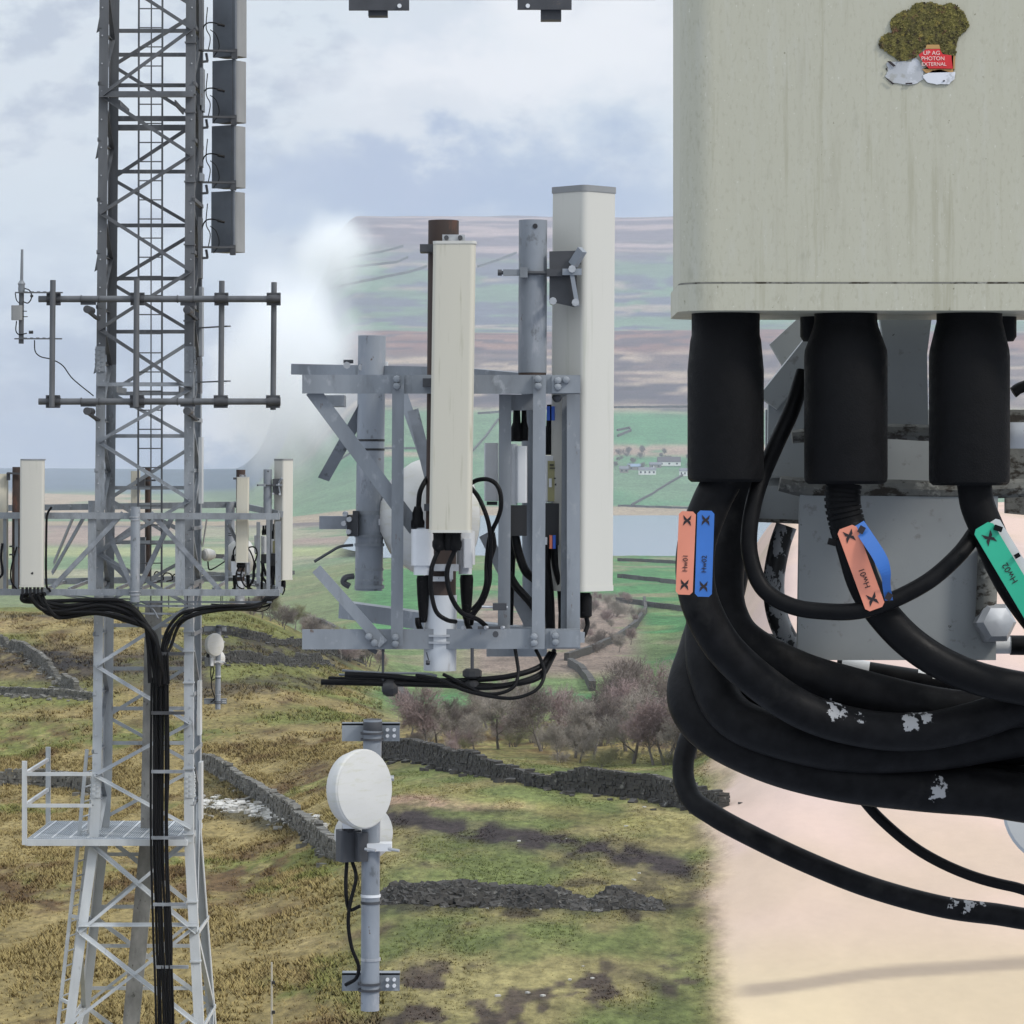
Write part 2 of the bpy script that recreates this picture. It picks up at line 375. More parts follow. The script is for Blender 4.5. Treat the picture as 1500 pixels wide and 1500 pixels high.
def build_ground():
    pxs=np.concatenate([np.linspace(-4500,-160,60)[:-1],np.linspace(-160,1660,300),np.linspace(1660,6000,60)[1:]])
    ds=np.exp(np.linspace(math.log(25),math.log(12000),1000))
    PX,D=np.meshgrid(pxs,ds); X=(PX-750)/FPX*D; Z=ground(X,D); Cc,Dt=ground_colour(X,D)
    nr,nc=PX.shape
    co=np.stack([X,D,Z],-1).reshape(-1,3)
    i=np.arange(nr*nc).reshape(nr,nc)
    q=np.stack([i[:-1,:-1],i[:-1,1:],i[1:,1:],i[1:,:-1]],-1).reshape(-1,4)
    me=bpy.data.meshes.new('ground'); me.vertices.add(len(co)); me.vertices.foreach_set('co',co.ravel().astype(np.float32))
    me.loops.add(q.size); me.loops.foreach_set('vertex_index',q.ravel().astype(np.int32))
    me.polygons.add(len(q)); me.polygons.foreach_set('loop_start',(np.arange(len(q))*4).astype(np.int32))
    me.update(calc_edges=True); me.polygons.foreach_set('use_smooth',np.ones(len(q),bool))
    at=me.color_attributes.new('land','FLOAT_COLOR','POINT')
    at.data.foreach_set('color',np.concatenate([Cc.reshape(-1,3),np.ones((len(co),1))],1).ravel().astype(np.float32))
    at2=me.attributes.new('tussock','FLOAT','POINT'); at2.data.foreach_set('value',Dt.ravel().astype(np.float32))
    m=N('moorland'); td=m.new('ShaderNodeAttribute',attribute_name='tussock').outputs['Fac']; a=m.new('ShaderNodeVertexColor',layer_name='land')
    g=m.new('ShaderNodeNewGeometry').outputs['Position']
    def tex(scale,lo,hi,detail=6,st=(1,1,1)):
        mp=m.new('ShaderNodeMapping'); mp.inputs['Scale'].default_value=st; m.link(g,mp.inputs[0])
        return m.mr(m.noise(mp.outputs[0],scale,detail,.65),.32,.68,lo,hi)
    def mul(c,f):
        k=m.new('ShaderNodeCombineColor')
        for j in range(3): m.link(f,k.inputs[j])
        return m.mix(td,c,m.mix(1.0,c,k.outputs[0],'MULTIPLY'))
    c=mul(a.outputs[0],tex(2.6,.55,1.45,6,(1,.35,1))); c=mul(c,tex(.35,.7,1.3,6,(1,.3,1))); c=mul(c,tex(.022,.8,1.2))
    m.link(c,m.bsdf.inputs['Base Color']); m.bsdf.inputs['Roughness'].default_value=.95; m.bsdf.inputs['Specular IOR Level'].default_value=.15
    mp=m.new('ShaderNodeMapping'); mp.inputs['Scale'].default_value=(1,.45,1); m.link(g,mp.inputs[0])
    bh=m.new('ShaderNodeMath',operation='MULTIPLY'); m.link(m.noise(mp.outputs[0],2.2,6,.7),bh.inputs[0]); m.link(td,bh.inputs[1]); m.bump(bh.outputs[0],.8,.35)
    me.materials.append(m.m)
    o=bpy.data.objects.new('ground',me); COL.objects.link(o); tag(o,'rough moorland and valley fields rolling away to far hills','ground',kind='structure')
build_ground()

def build_lake():
    zl=-45.2; ds=np.linspace(1780,3480,40); left=np.interp(ds,[1780,2000,2600,3480],[560,500,520,640])
    mb=MB(); vs=[]; fs=[]
    for d,l in zip(ds,left): vs += [((l-750)/FPX*d,d,zl),((2600-750)/FPX*d,d,zl)]
    fs=[(2*i,2*i+1,2*i+3,2*i+2) for i in range(len(ds)-1)]
    mb.add(vs,fs)
    m=N('reservoir_water'); m.bsdf.inputs['Base Color'].default_value=(.16,.21,.27,1); m.bsdf.inputs['Roughness'].default_value=.22
    m.bump(m.noise(m.coords('Object',(1,.25,1)),.12,5,.65),.25,1.5)
    o=mb.build('water',m.m); tag(o,'pale reservoir lying in the valley below the moor','reservoir',kind='structure')
build_lake()

# ------------------------------------------------------------------ sky and sun
SUN_EL,SUN_AZ=R(42),R(60)     # azimuth from the viewing direction's opposite towards +x
sun_dir=Vector((math.cos(SUN_EL)*math.sin(SUN_AZ),-math.cos(SUN_EL)*math.cos(SUN_AZ),math.sin(SUN_EL)))
def build_world():
    w=bpy.data.worlds.new('World'); scene.world=w; w.use_nodes=True; nt=w.node_tree; n=nt.nodes; l=nt.links
    bg=n['Background']
    m=N.__new__(N); m.t=nt; m.n=n; m.l=l
    sky=n.new('ShaderNodeTexSky'); sky.sky_type='NISHITA'; sky.sun_disc=False; sky.sun_elevation=SUN_EL
    sky.sun_rotation=math.atan2(sun_dir.x,sun_dir.y); sky.air_density=1.0; sky.dust_density=2.0
    tc=n.new('ShaderNodeTexCoord'); d=tc.outputs['Generated']
    sep=n.new('ShaderNodeSeparateXYZ'); l.new(d,sep.inputs[0])
    def dirpt(px,py):
        return Vector(((px-750)/FPX,1,(HOR-py)/FPX)).normalized()
    # soft turbulent displacement of the direction
    def nz(scale,st,detail=5,rough=.55):
        mp=n.new('ShaderNodeMapping'); mp.inputs['Scale'].default_value=st; l.new(d,mp.inputs[0])
        t=n.new('ShaderNodeTexNoise'); t.inputs['Scale'].default_value=scale; t.inputs['Detail'].default_value=detail; t.inputs['Roughness'].default_value=rough
        l.new(mp.outputs[0],t.inputs['Vector']); return t
    warp=nz(34,(1,1,1.5),6); sub=n.new('ShaderNodeVectorMath'); sub.operation='SUBTRACT'; l.new(warp.outputs['Color'],sub.inputs[0]); sub.inputs[1].default_value=(.5,.5,.5)
    sc=n.new('ShaderNodeVectorMath'); sc.operation='SCALE'; sc.inputs[3].default_value=.05; l.new(sub.outputs[0],sc.inputs[0])
    ad=n.new('ShaderNodeVectorMath'); ad.operation='ADD'; l.new(d,ad.inputs[0]); l.new(sc.outputs[0],ad.inputs[1])
    def blob(px,py,rx,ry,soft=.9):
        c=dirpt(px,py)
        s=n.new('ShaderNodeVectorMath'); s.operation='SUBTRACT'; l.new(ad.outputs[0],s.inputs[0]); s.inputs[1].default_value=c
        k=n.new('ShaderNodeVectorMath'); k.operation='MULTIPLY'; l.new(s.outputs[0],k.inputs[0]); k.inputs[1].default_value=(FPX/rx,0.3*FPX/rx,FPX/ry)
        ln=n.new('ShaderNodeVectorMath'); ln.operation='LENGTH'; l.new(k.outputs[0],ln.inputs[0])
        mr=n.new('ShaderNodeMapRange'); mr.interpolation_type='SMOOTHERSTEP'
        for i,v in enumerate((1-soft,1+soft*.45,1,0)): mr.inputs[1+i].default_value=v
        l.new(ln.outputs[1],mr.inputs[0]); return mr.outputs[0]
    def elev(a,b):   # smooth step in elevation (photo rows, when level)
        mr=n.new('ShaderNodeMapRange'); mr.interpolation_type='SMOOTHSTEP'
        for i,v in enumerate(((HOR-a)/FPX,(HOR-b)/FPX,0,1)): mr.inputs[1+i].default_value=v
        se=n.new('ShaderNodeSeparateXYZ'); l.new(ad.outputs[0],se.inputs[0]); l.new(se.outputs[2],mr.inputs[0]); return mr.outputs[0]
    grey=lin((170,183,205)); pale=lin((216,224,232)); white=lin((241,241,245)); blue=lin((146,167,201))
    c=m.mix(elev(650,250),grey,pale)
    big=nz(30,(1,1,1.8),6).outputs['Fac']
    c=m.mix(m.mr(big,.45,.62,0,.55),c,lin((216,220,228)))
    big2=nz(48,(1,1,1.8),6).outputs['Fac']
    c=m.mix(m.mr(big2,.5,.66,0,.6),c,lin((156,166,190)))
    def mulf(x,k):
        q=n.new('ShaderNodeMath'); q.operation='MULTIPLY'; l.new(x,q.inputs[0]); q.inputs[1].default_value=k; return q.outputs[0]
    for px,py,rx,ry,col,k in ((720,285,460,95,lin((148,168,202)),1.0),(560,250,200,60,lin((158,172,204)),.8),(640,60,120,50,lin((190,202,220)),.5),
                              (720,110,280,90,white,1.0),(900,60,220,110,lin((244,244,247)),.95),(600,165,130,50,lin((222,225,232)),.9),
                              (400,565,120,70,lin((250,250,253)),1.0),(330,610,120,45,lin((238,238,243)),.9),(470,610,110,60,lin((248,248,251)),.95),(345,520,50,26,lin((240,241,246)),.7),
                              (120,500,170,60,lin((148,160,186)),.85),(340,480,60,30,lin((166,176,200)),.5),(60,330,160,120,lin((210,219,227)),.6),(160,655,330,32,lin((160,174,200)),.85),(60,600,120,40,lin((150,162,188)),.7)):
        c=m.mix(mulf(blob(px,py,rx,ry),k),c,col)
    # overcast is brightest overhead
    z=m.mr(sep.outputs[2],.2,.7,1.0,2.3)
    k=n.new('ShaderNodeCombineColor')
    for i in range(3): l.new(z,k.inputs[i])
    c=m.mix(1.0,c,k.outputs[0],'MULTIPLY')
    # thin breaks of clear sky under the cloud deck
    sk=n.new('ShaderNodeMix'); sk.data_type='RGBA'; sk.blend_type='MULTIPLY'; sk.inputs[0].default_value=1; l.new(sky.outputs[0],sk.inputs[6]); sk.inputs[7].default_value=(.1,.1,.1,1)
    c=m.mix(.93,sk.outputs[2],c)
    l.new(c,bg.inputs['Color']); bg.inputs['Strength'].default_value=1.0
build_world()
sl=bpy.data.lights.new('sun','SUN'); sl.energy=2.0; sl.angle=R(9); sl.color=(1,.95,.88)
so=bpy.data.objects.new('sun',sl); COL.objects.link(so); so.rotation_euler=(-sun_dir).to_track_quat('-Z','Y').to_euler(); so.location=(20,-20,40)

cam=bpy.data.cameras.new('camera'); cam.sensor_width=36; cam.lens=36*FPX/1500; cam.shift_y=-(750-HOR)/1500; cam.clip_start=.05; cam.clip_end=30000
co=bpy.data.objects.new('camera',cam); COL.objects.link(co); co.location=(0,0,0); co.rotation_euler=(R(90),0,0); scene.camera=co
vs=scene.view_settings; vs.view_transform='Standard'; vs.look='None'; vs.exposure=0.05; vs.gamma=1.0; vs.use_curve_mapping=False
# ------------------------------------------------------------------ lattice mast
GROUND_T=gz(T(210,0).x,DT)
YB=HOR-GROUND_T/T.s         # photo row of the tower's foot at its distance
TW=1.45                      # depth of the square mast
LEFT=[(-90,146.5),(540,141),(1140,135),(1235,130.5),(1500,98),(YB,98-33*(YB-1500)/265)]
RIGHT=[(-90,286.5),(540,283.5),(1140,283),(1235,283.5),(1500,301),(YB,301+17.5*(YB-1500)/265)]
def ev(path,y):
    for (a,b),(c,d) in zip(path,path[1:]):
        if y<=c: return b+(d-b)*(y-a)/(c-a)
    return path[-1][1]
def splay(y): return 0.0 if y<1235 else (y-1235)*T.s*.11
def corner(side,rear,y,inset=0.0):
    """outer corner of the mast at photo row y (as if the row were measured in the front plane)"""
    px=ev(LEFT if side=='l' else RIGHT,y)
    off=-splay(y) if not rear else TW+splay(y)
    p=T(px,y,off); p.x += inset if side=='l' else -inset
    return p
mast=thing('lattice_mast',T(210,YB,TW/2),'tall grey square steel lattice mast standing on the moor','mast')
SECT=[(-90,530,steel_dark),(530,866,steel_mid),(866,1140,steel_low),(1140,1235,steel_light),(1235,1500,steel_light),(1500,YB,steel_light)]  # same steel throughout; sections go dark to pale to paint in shade and light
for side in 'lr':
    for rear in (0,1):
        for y0,y1,m in SECT:
            a=corner(side,rear,y0); b=corner(side,rear,y1)
            ax=Vector((1,0,0)) if side=='l' else Vector((-1,0,0)); ay=Vector((0,1,0)) if not rear else Vector((0,-1,0))
            part(MB().angle(b,a,.148,.016,ax,ay),'leg',m,mast)
def mcol(y): return steel_dark if y<530 else steel_mid if y<866 else steel_low if y<1140 else steel_light  # bracing takes the same painted shade-to-light tones as the legs
def fdiag(y0,s0,y1,s1,rear,w=.055):
    i=.045
    a=corner(s0,rear,y0,i); b=corner(s1,rear,y1,i); o=Vector((0,-.012 if not rear else .012,0)); 
    part(MB().angle(a+o,b+o,w,.012,(0,0,1),(0,1 if rear else -1,0)),'diagonal_brace',mcol((y0+y1)/2),mast)
NR=[-45+0,45,143,230,315,400,485,573,650,735,813,890,978,1062,1138,1215]
seq=[('l',-40)]+[(('r','l')[k%2],y) for k,y in enumerate([45,143,230,315,400,485,573,650,735,813,890,978,1062,1138,1215])]
for (s0,y0),(s1,y1) in zip(seq,seq[1:]): fdiag(y0,s0,y1,s1,0)
seq=[('l',-80)]+[(('r','l')[k%2],y) for k,y in enumerate([0,83,165,253,330,410,490,575,650,735,815,890,978,1062,1138,1215])]
for (s0,y0),(s1,y1) in zip(seq,seq[1:]): fdiag(y0,s0,y1,s1,1)
XP=[1240,1366,1502,1660,1850,YB-12]
for y0,y1 in zip(XP,XP[1:]):
    for rear in (0,1):
        fdiag(y0,'l',y1,'r',rear,.07); fdiag(y0-8,'r',y1,'l',rear,.05)
def strut(y,rear,w=.06,dz=0):
    a=corner('l',rear,y,.02); b=corner('r',rear,y,.02); o=Vector((0,.02 if rear else -.018,0))
    part(MB().angle(a+o,b+o,w,.012,(0,0,1),(0,1 if rear else -1,0)),'horizontal_strut',mcol(y),mast)
for y in (30,66,112,242,323,403,483,562,640,718,800,925,990,1050,1102,1270,1350,1410,1475): strut(y,1)
for y in (1355,): strut(y,0)
# channel frame of the inner rest stage
for y,rear,w in ((143,0,.10),(163,1,.08),(177,1,.09),(566,0,.06),(576,1,.06)): strut(y,rear,w)
for dx,py in ((174,150),(256,150),(170,570),(262,570)):
    a=T(dx,py,.06); b=T(dx,py,TW-.05); part(MB().bar(a,b,.09,.02),'stage_beam',mcol(py),mast)
# bracing of the two flanks
for side,x in (('l',-1),('r',1)):
    mb=MB(); mb2=MB(); mb3=MB()
    ys=[-60]+[y+42 for y in (0,83,165,253,330,410,490,575,650,735,815,890,978,1062,1138)]+XP[1:]
    for k,(y0,y1) in enumerate(zip(ys,ys[1:])):
        r0=k%2; t=mb if (y0+y1)/2<530 else mb2 if y0<1140 else mb3
        a=corner(side,r0,y0); b=corner(side,1-r0,y1); o=Vector((.014*x,0,0))
        t.angle(a-o,b-o,.07,.012,(0,0,1),(-x,0,0))
        c=corner(side,0,y1); d=corner(side,1,y1); t.angle(c+o,d+o,.06,.012,(0,0,1),(-x,0,0))
    for t,m in ((mb,steel_dark),(mb2,steel_mid),(mb3,steel_light)): part(t,'side_lattice',m,mast)
# gusset flags at the outer bracing joints and the feeder wireway on the right flank
for y in (45,230,395,545):
    p=corner('l',0,y); part(MB().prism([(0,0),(-.045,-.0),(-.05,-.03),(0,.24)],p+Vector((0,.05,0)),p+Vector((0,.06,0)),Vector((1,0,0)),UP),'gusset_plate',steel_dark if y<500 else steel_mid,mast)
for k,(y0,y1) in enumerate(((-40,68),(95,158),(150,240),(250,262),(315,405),(418,520),(522,575),(640,738),(1000,1080),(1120,1205))):
    p=corner('r',0,(y0+y1)/2)
    part(MB().box((p.x+.05+.02*(k%2),p.y+.55,T(0,(y0+y1)/2).z),(.05,.34,(y1-y0)*T.s)),'wireway_cover',(steel_dark if k%2==0 else steel_mid) if y1<600 else steel_light,mast)
# splice bolts
for y0,m in ((526,steel_mid),(1150,steel_light)):
    for side in 'lr':
        mb=MB(); sx=1 if side=='l' else -1; pc=corner(side,0,y0)
        mb.box(pc+Vector((sx*.07,-.008,0)),(.135,.012,.40)); mb.box(pc+Vector((-sx*.008,.075,0)),(.012,.135,.40))
        for i in range(5):
            for j in (0,1):
                p=corner(side,0,y0-14+i*7+j*3); dx=(.045+.05*j)*(1 if side=='l' else -1)
                mb.cyl(p+Vector((dx,-.03,0)),p+Vector((dx,.0,0)),.017,6)
                q=p+Vector((0,.05+.05*j,0)); e=-1 if side=='l' else 1
                mb.cyl(q+Vector((e*.03,0,0)),q,.017,6)
        part(mb,'splice_plate',m,mast)
for y in (135,192,272,358,150):
    pass
# bolts along the legs
mb=MB()
for y in list(range(-30,1130,41)):
    for side in 'lr':
        p=corner(side,0,y,.05); mb.cyl(p+Vector((0,-.018,0)),p,.012,6)
part(mb,'leg_bolt_studs',zinc,mast)
# clamp collars round the right leg
for y in (62,137,164,266,358,470,925,1000,954,1126,1222,1320,1406):
    p=corner('r',0,y); part(MB().box(p+Vector((-.075,.06,0)),(.175,.18,.022)),'clamp_collar',mcol(y) if y>900 else steel_dark,mast)
# climbing ladder inside the mast
lad=MB()
for px in (196,231): lad.bar(T(px,-90,.75),T(px-1.5,905,.75),.022,.03,(0,1,0))
lad.bar(T(214,-90,.80),T(213,905,.80),.016,.02,(0,1,0))
y=-82
while y<900:
    lad.cyl(T(196,y,.75),T(231,y,.75),.011,6); y+=28.4
part(lad,'ladder',steel_dark,mast)
# stained cable tray up the back of the mast
tr=MB()
p0=T(212,885,TW-.1); p1=T(205,1235,TW-.12); p2=T(172,1560,TW+.15); p3=T(120,YB-10,TW+.4)
for a,b in ((p0,p1),(p1,p2),(p2,p3)): tr.bar(a,b,.05,.27,(0,1,0))
part(tr,'cable_tray',steel_rear,mast)
# concrete footings under the four legs
conc=mat('footing_concrete',(.32,.31,.29),.9,0,.25,4)
for side in 'lr':
    for rear in (0,1):
        p=corner(side,rear,YB); z=gz(p.x,p.y); part(MB().box((p.x,p.y,z-.1),(.7,.7,.9)),'footing',conc,mast)

# ------------------------------------------------------------------ access platform with rail
plat=thing('access_platform',T(150,1232,1.0),'pale grey steel grating walkway with handrail projecting from the mast','platform')
PDp=2.5
fr=MB()
fr.box(T(157,1232,-.22),(235*T.s,.04,.10)); fr.box(T(157,1232,PDp),(235*T.s,.04,.10))
for px in (41,145,274): fr.box(T(px,1233,PDp/2-.11),(.04,PDp+.2,.08))
part(fr,'floor_frame',steel_light,plat)
gr=MB()
x=44
while x<272:
    gr.box(T(x,1227.4,PDp/2-.11),(.012,PDp+.16,.035)); x+=3.3
for k in range(26): gr.box(T(157,1227,-.18+k*(PDp+.12)/25),(228*T.s,.012,.03))
grating_m=mat('floor_grating_steel',(.36,.39,.42),.5,.2,.15,6)
part(gr,'grating',grating_m,plat)
kp=MB()
for k in range(9): kp.box(T(52+k*26,1226.2,PDp/2-.11),(.03,PDp+.1,.02))
part(kp,'grating_bearer_bar',steel_light,plat)
for px,off in ((39,-.23),(39,PDp)):
    part(MB().box(T(px,1174,off),(.075,.06,122*T.s)),'rail_post',steel_light,plat)
for y in (1132,1178):
    part(MB().box(T(88,y,-.235),(98*T.s,.045,.055)),'handrail',steel_light,plat)
    part(MB().box(T(39,y,PDp/2-.11),(.045,PDp+.2,.055)),'handrail',steel_light,plat)
# second ladder up to the platform
lad2=thing('access_ladder',T(80,YB,.4),'narrow pale ladder climbing to the grating walkway on the mast','ladder')
L0=[(1100,124),(1230,112),(1500,82),(YB-6,20)]
def lx(y): return ev(L0,y)
for dx in (0,11):
    a=MB()
    for (y0,x0),(y1,x1) in zip(L0,L0[1:]): a.bar(T(x0+dx,y0,.3+dx*.02),T(x1+dx,y1,.3+dx*.02),.05,.055,(0,1,0))
    part(a,'stile',steel_light,lad2)
y=1112
while y<YB-20:
    part(MB().cyl(T(lx(y),y,.3),T(lx(y)+11,y-2,.52),.013,6),'rung',steel_light,lad2); y+=22
for y in (1345,1468):
    part(MB().bar(T(lx(y),y,.3),corner('l',0,y)+Vector((.05,.1,0)),.05,.04),'ladder_bracket',steel_light,lad2)

# ------------------------------------------------------------------ pipe frame with whip aerial
pf=thing('pipe_frame',T(206,590,-.4),'dark pipe frame of two rails and four uprights bolted across the mast','antenna mount')
PO=-.42
for y in (440,589): part(MB().cyl(T(62,y,PO),T(412,y,PO),.052,14),'rail_pipe',steel_dark,pf)
for px,y0,y1,off in ((84,413,597,PO-.10),(206,411,597,PO-.13),(327.5,413,598,PO+.10),(403.5,415,601,PO+.11)):
    part(MB().cyl(T(px,y0,off),T(px-1.5,y1,off),.045,12),'upright_pipe',steel_dark,pf)
    for y in (440,589):
        c=MB(); c.box(T(px-(1 if y>500 else 0),y,PO+(.02 if off>PO else -.02)),(.22,.03,.2))
        c.cyl(T(px-10,y,PO),T(px+10,y,PO),.066,12)
        for dx in (-8,8):
            for dy in (-7.5,7.5): c.cyl(T(px+dx,y+dy,PO-.08),T(px+dx,y+dy,PO+.08),.011,6)
        part(c,'clamp_plate',dark_clamp,pf)
for px,y in ((133,455),(278,456),(133,603),(278,603)):
    part(MB().tube([T(px,y,PO-.06),T(px,y,.1)],.062,12),'standoff_arm',dark_clamp,pf)
    c=MB(); c.bar(T(px-10,y-9,PO+.02),T(px+12,y-9,PO+.02),.05,.06); c.bar(T(px+4,y+10,.0),T(px+14,y+12,.0),.03,.03); c.bar(T(px-3,y,PO),T(px+10,y+12,-.02),.04,.05)
    part(c,'standoff_bracket',dark_clamp,pf)
for px in (124,150,264,287): 
    for y in (440,589): part(MB().cyl(T(px-.8,y,PO),T(px+.8,y,PO),.062,12),'pipe_band',dark_clamp,pf)
for y in (479,559):
    c=MB(); c.bar(T(286,y,.4),T(338,y,.1+PO),.065,.02,(0,1,0)); part(c,'side_arm',steel_dark,pf)
wa=thing('whip_antenna',T(36,505,-.4),'thin grey whip aerial with small white box clamped beside the dark pipe frame','antenna')
part(MB().cyl(T(37,505,-.45),T(37.5,430,-.45),.04,10),'mast_pipe',steel_dark,wa)
part(MB().lathe([(.05,0),(.055,.05),(.05,.1),(.06,.13),(.03,.18)],T(37.5,430,-.45),UP,12),'aerial_base',steel_mid,wa)
part(MB().tube([T(37.6,418,-.45),T(38.4,368,-.45)],[.026,.02],8),'whip',steel_mid,wa)
for y,x0,x1 in ((431,29,98),(498,28,97)):
    c=MB(); c.bar(T(x0,y,-.5),T(x1,y,-.5),.05,.02,(0,1,0)); 
    for k in range(5): c.box(T(x0+16+k*9,y-1.2,-.515),(.05,.006,.012))
    part(c,'bracket_rail',steel_dark,wa)
part(MB().slab(T(31.5,471,-.5),.17,.1,.23,.03),'junction_box',radome_grey,wa)
c=MB(); c.tube([T(43,425,-.5),T(50,428,-.52),T(53,437,-.5),T(48,446,-.5),T(40,444,-.5)],.01,6,5)
c.tube([T(29,432,-.5),T(31,442,-.5),T(36,447,-.5)],.008,6,5); c.tube([T(31,472,-.5),T(30,486,-.5),T(35,492,-.5),T(46,490,-.5)],.009,6,5)
c.tube([T(57,500,-.5),T(58,516,-.5),T(66,524,-.5),T(82,528,-.5),T(98,537,-.5),T(112,556,-.45),T(138,580,-.1)],.009,6,6)
c.cyl(T(40,458,-.5),T(46,458,-.5),.008,6); c.cyl(T(40,466,-.5),T(47,466,-.5),.008,6)
part(c,'aerial_lead',black_cable,wa)
c=MB(); c.cyl(T(49,488.5,-.5),T(55,488.5,-.5),.025,8); c.cyl(T(51,436,-.5),T(55,436,-.5),.02,8); part(c,'surge_arrestor',black_plastic,wa)

# ------------------------------------------------------------------ four panel aerials on the right flank
for k,(y0,y1) in enumerate(((-16,73),(80,171),(177,268),(275,364))):
    dx=-k*.8
    cx=T(328.5+dx,0).x; base=T(331+dx,y1,1.0)
    pa=thing('panel_antenna',base,('grey rounded panel aerial cut by the top edge, uppermost of four','grey rounded panel aerial, second from the top of the stacked four','grey panel aerial with peeling black marks, third down the stack','lowest grey panel aerial of the four stacked beside the mast')[k],'antenna','panel aerials stacked on the mast')
    h=(y1-y0)*T.s; rz=R(-32)
    part(MB().slab((base.x+.01,base.y,base.z),.44,.34,h,.10,rz),'radome',radome_grey,pa)
    ca,sa=math.cos(rz),math.sin(rz)
    # dark back pan, turned towards the camera's left
    q=Vector((base.x,base.y,base.z)); ax=Vector((ca,sa,0)); ay=Vector((-sa,ca,0))
    part(MB().prism(rrect(.455,.05,.01,2),q+Vector((-.088,-.155,0))-UP*.008,q+Vector((-.088,-.155,h+.01)),ax,ay),'back_pan',panel_back,pa)
    c=MB()
    c.bar(T(286,y1-5,.5),T(340+dx,y1-6,.72),.07,.03,(0,1,0)); c.box(T(338+dx,y1-2,.72),(.09,.07,.16)); c.bar(T(297,y1-2,.6),T(299,y1+10,.6),.03,.04); c.bar(T(289,y1+11,.6),T(300,y1+10,.6),.035,.05)
    c.box(T(337+dx,(y0+y1)/2,.74),(.035,.03,h+.12))
    part(c,'mounting_bracket',dark_clamp,pa)
    c=MB(); ym=(y0*.48+y1*.52)
    c.tube([T(290,ym+12,.55),T(296,ym-1,.55),T(306,ym-4,.55),T(320,ym-1,.6)],.011,6,6); c.cyl(T(314,ym-2,.58),T(324,ym,.62),.022,8)
    c.tube([T(299,y1-70,.6),T(297,y1-40,.6),T(303,y1-25,.6),T(300,y1-5,.6)],.008,6,6)
    c.tube([T(303,ym+6,.6),T(312,ym+14,.6),T(316,ym+32,.62),T(308,ym+46,.6)],.008,6,6)
    part(c,'jumper_cable',black_cable,pa)
# ------------------------------------------------------------------ headframe on the mast (far)
hf=thing('headframe',T(203,880,0),'blue grey girder headframe with posts and crossed braces round the mast','headframe')
H0=-.35; HB=2.1
def hb(x0,y0,x1,y1,off,w,t=.10,name='chord',m=steel_mid,off1=None):
    part(MB().bar(T(x0,y0,off),T(x1,y1,off if off1 is None else off1),w,t,(0,1,0)),name,m,hf)
hb(0-60,754.5,412,756,H0,.115); hb(-60,866,412,867,H0,.125)
hb(-60,747,330,741,HB,.09); hb(-60,860,330,853,HB,.09)
hb(330,741,411,753,HB,.09,off1=H0+.3); hb(330,853,411,864,HB,.09,off1=H0+.3)
for px,w in ((139,.13),(267,.15),(12,.05),(29,.055)): part(MB().angle(T(px-w/2/T.s,866,H0-.02),T(px-w/2/T.s,754,H0-.02),w,.02,(1,0,0),(0,1,0)),'post',steel_mid,hf)
part(MB().cyl(T(202.5,880,H0-.13),T(203.5,742,H0-.13),.075,20),'pipe_post',pole_grey,hf)
for y in (756,760,864,869): part(MB().cyl(T(202.5,y,H0-.13),T(202.5,y+1.4,H0-.13),.088,20),'u_bolt',zinc,hf)
for x0,y0,x1,y1,o0,o1 in ((187,753,84,862,H0-.03,H0-.03),(222,753,326,870,H0-.03,H0-.03),(146,756,194,866,H0+.2,H0+.2),(256,760,206,866,H0+.2,H0+.2),
        (104,757,60,832,.4,1.5),(122,757,62,846,.3,1.2),(145,812,196,775,.2,.2),(144,814,190,858,.2,.2),(256,778,222,766,.3,1.2),(300,757,284,806,.4,1.5),(335,770,348,800,H0+.1,H0+.3)):
    part(MB().angle(T(x0,y0,o0),T(x1,y1,o1),.075,.012,(0,0,1),(0,1,0)),'diagonal_brace',steel_brace,hf)
for px,y0,y1 in ((113,735,850),(322,737,852)):
    part(MB().cyl(T(px,y1,HB-.1),T(px,y0,HB-.1),.074,18),'pipe_post',pole_grey,hf)
for y in (784,787): part(MB().cyl(T(322,y,HB-.1),T(322,y+1.2,HB-.1),.078,18),'tape_band',black_plastic,hf)
for y0 in (815,830,842): part(MB().cyl(T(322,y0,HB-.1),T(322,y0+5,HB-.1),.085,18),'pipe_band',steel_mid,hf)
fl=MB()
for k in range(9): fl.bar(T(70+k*35,862,H0),T(70+k*35,858,HB),.05,.03)
part(fl,'floor_joist',steel_brace,hf)

# rear sector: a pale aerial and its rusty pole seen through the mast
t=thing('sector_antenna',T(174,850,2.4),'slim beige sector aerial seen through the mast lattice','antenna')
part(MB().slab(T(174,850,2.4),.15,.13,160*T.s,.03),'radome',radome_cream,t)
part(MB().box(T(183,708,2.3),(.14,.12,.16)),'clamp_bracket',dark_clamp,t)
t=thing('mounting_pole',T(192,852,2.5),'dark rusty pole behind the slim beige aerial inside the mast','pole')
part(MB().cyl(T(192,852,2.5),T(192,684,2.5),.05,14),'pipe',rust,t)
for y in (705,): part(MB().bar(T(180,y,2.4),T(205,y-1,2.4),.03,.03),'clamp',dark_clamp,t)
t=thing('mounting_pole',T(259,852,2.5),'black slim pole beside the far leg of the mast','pole')
part(MB().cyl(T(260,852,2.5),T(260,687,2.5),.035,12),'pipe',rust,t)
part(MB().bar(T(254,698,2.45),T(262,698,2.45),.03,.03),'clamp',dark_clamp,t)

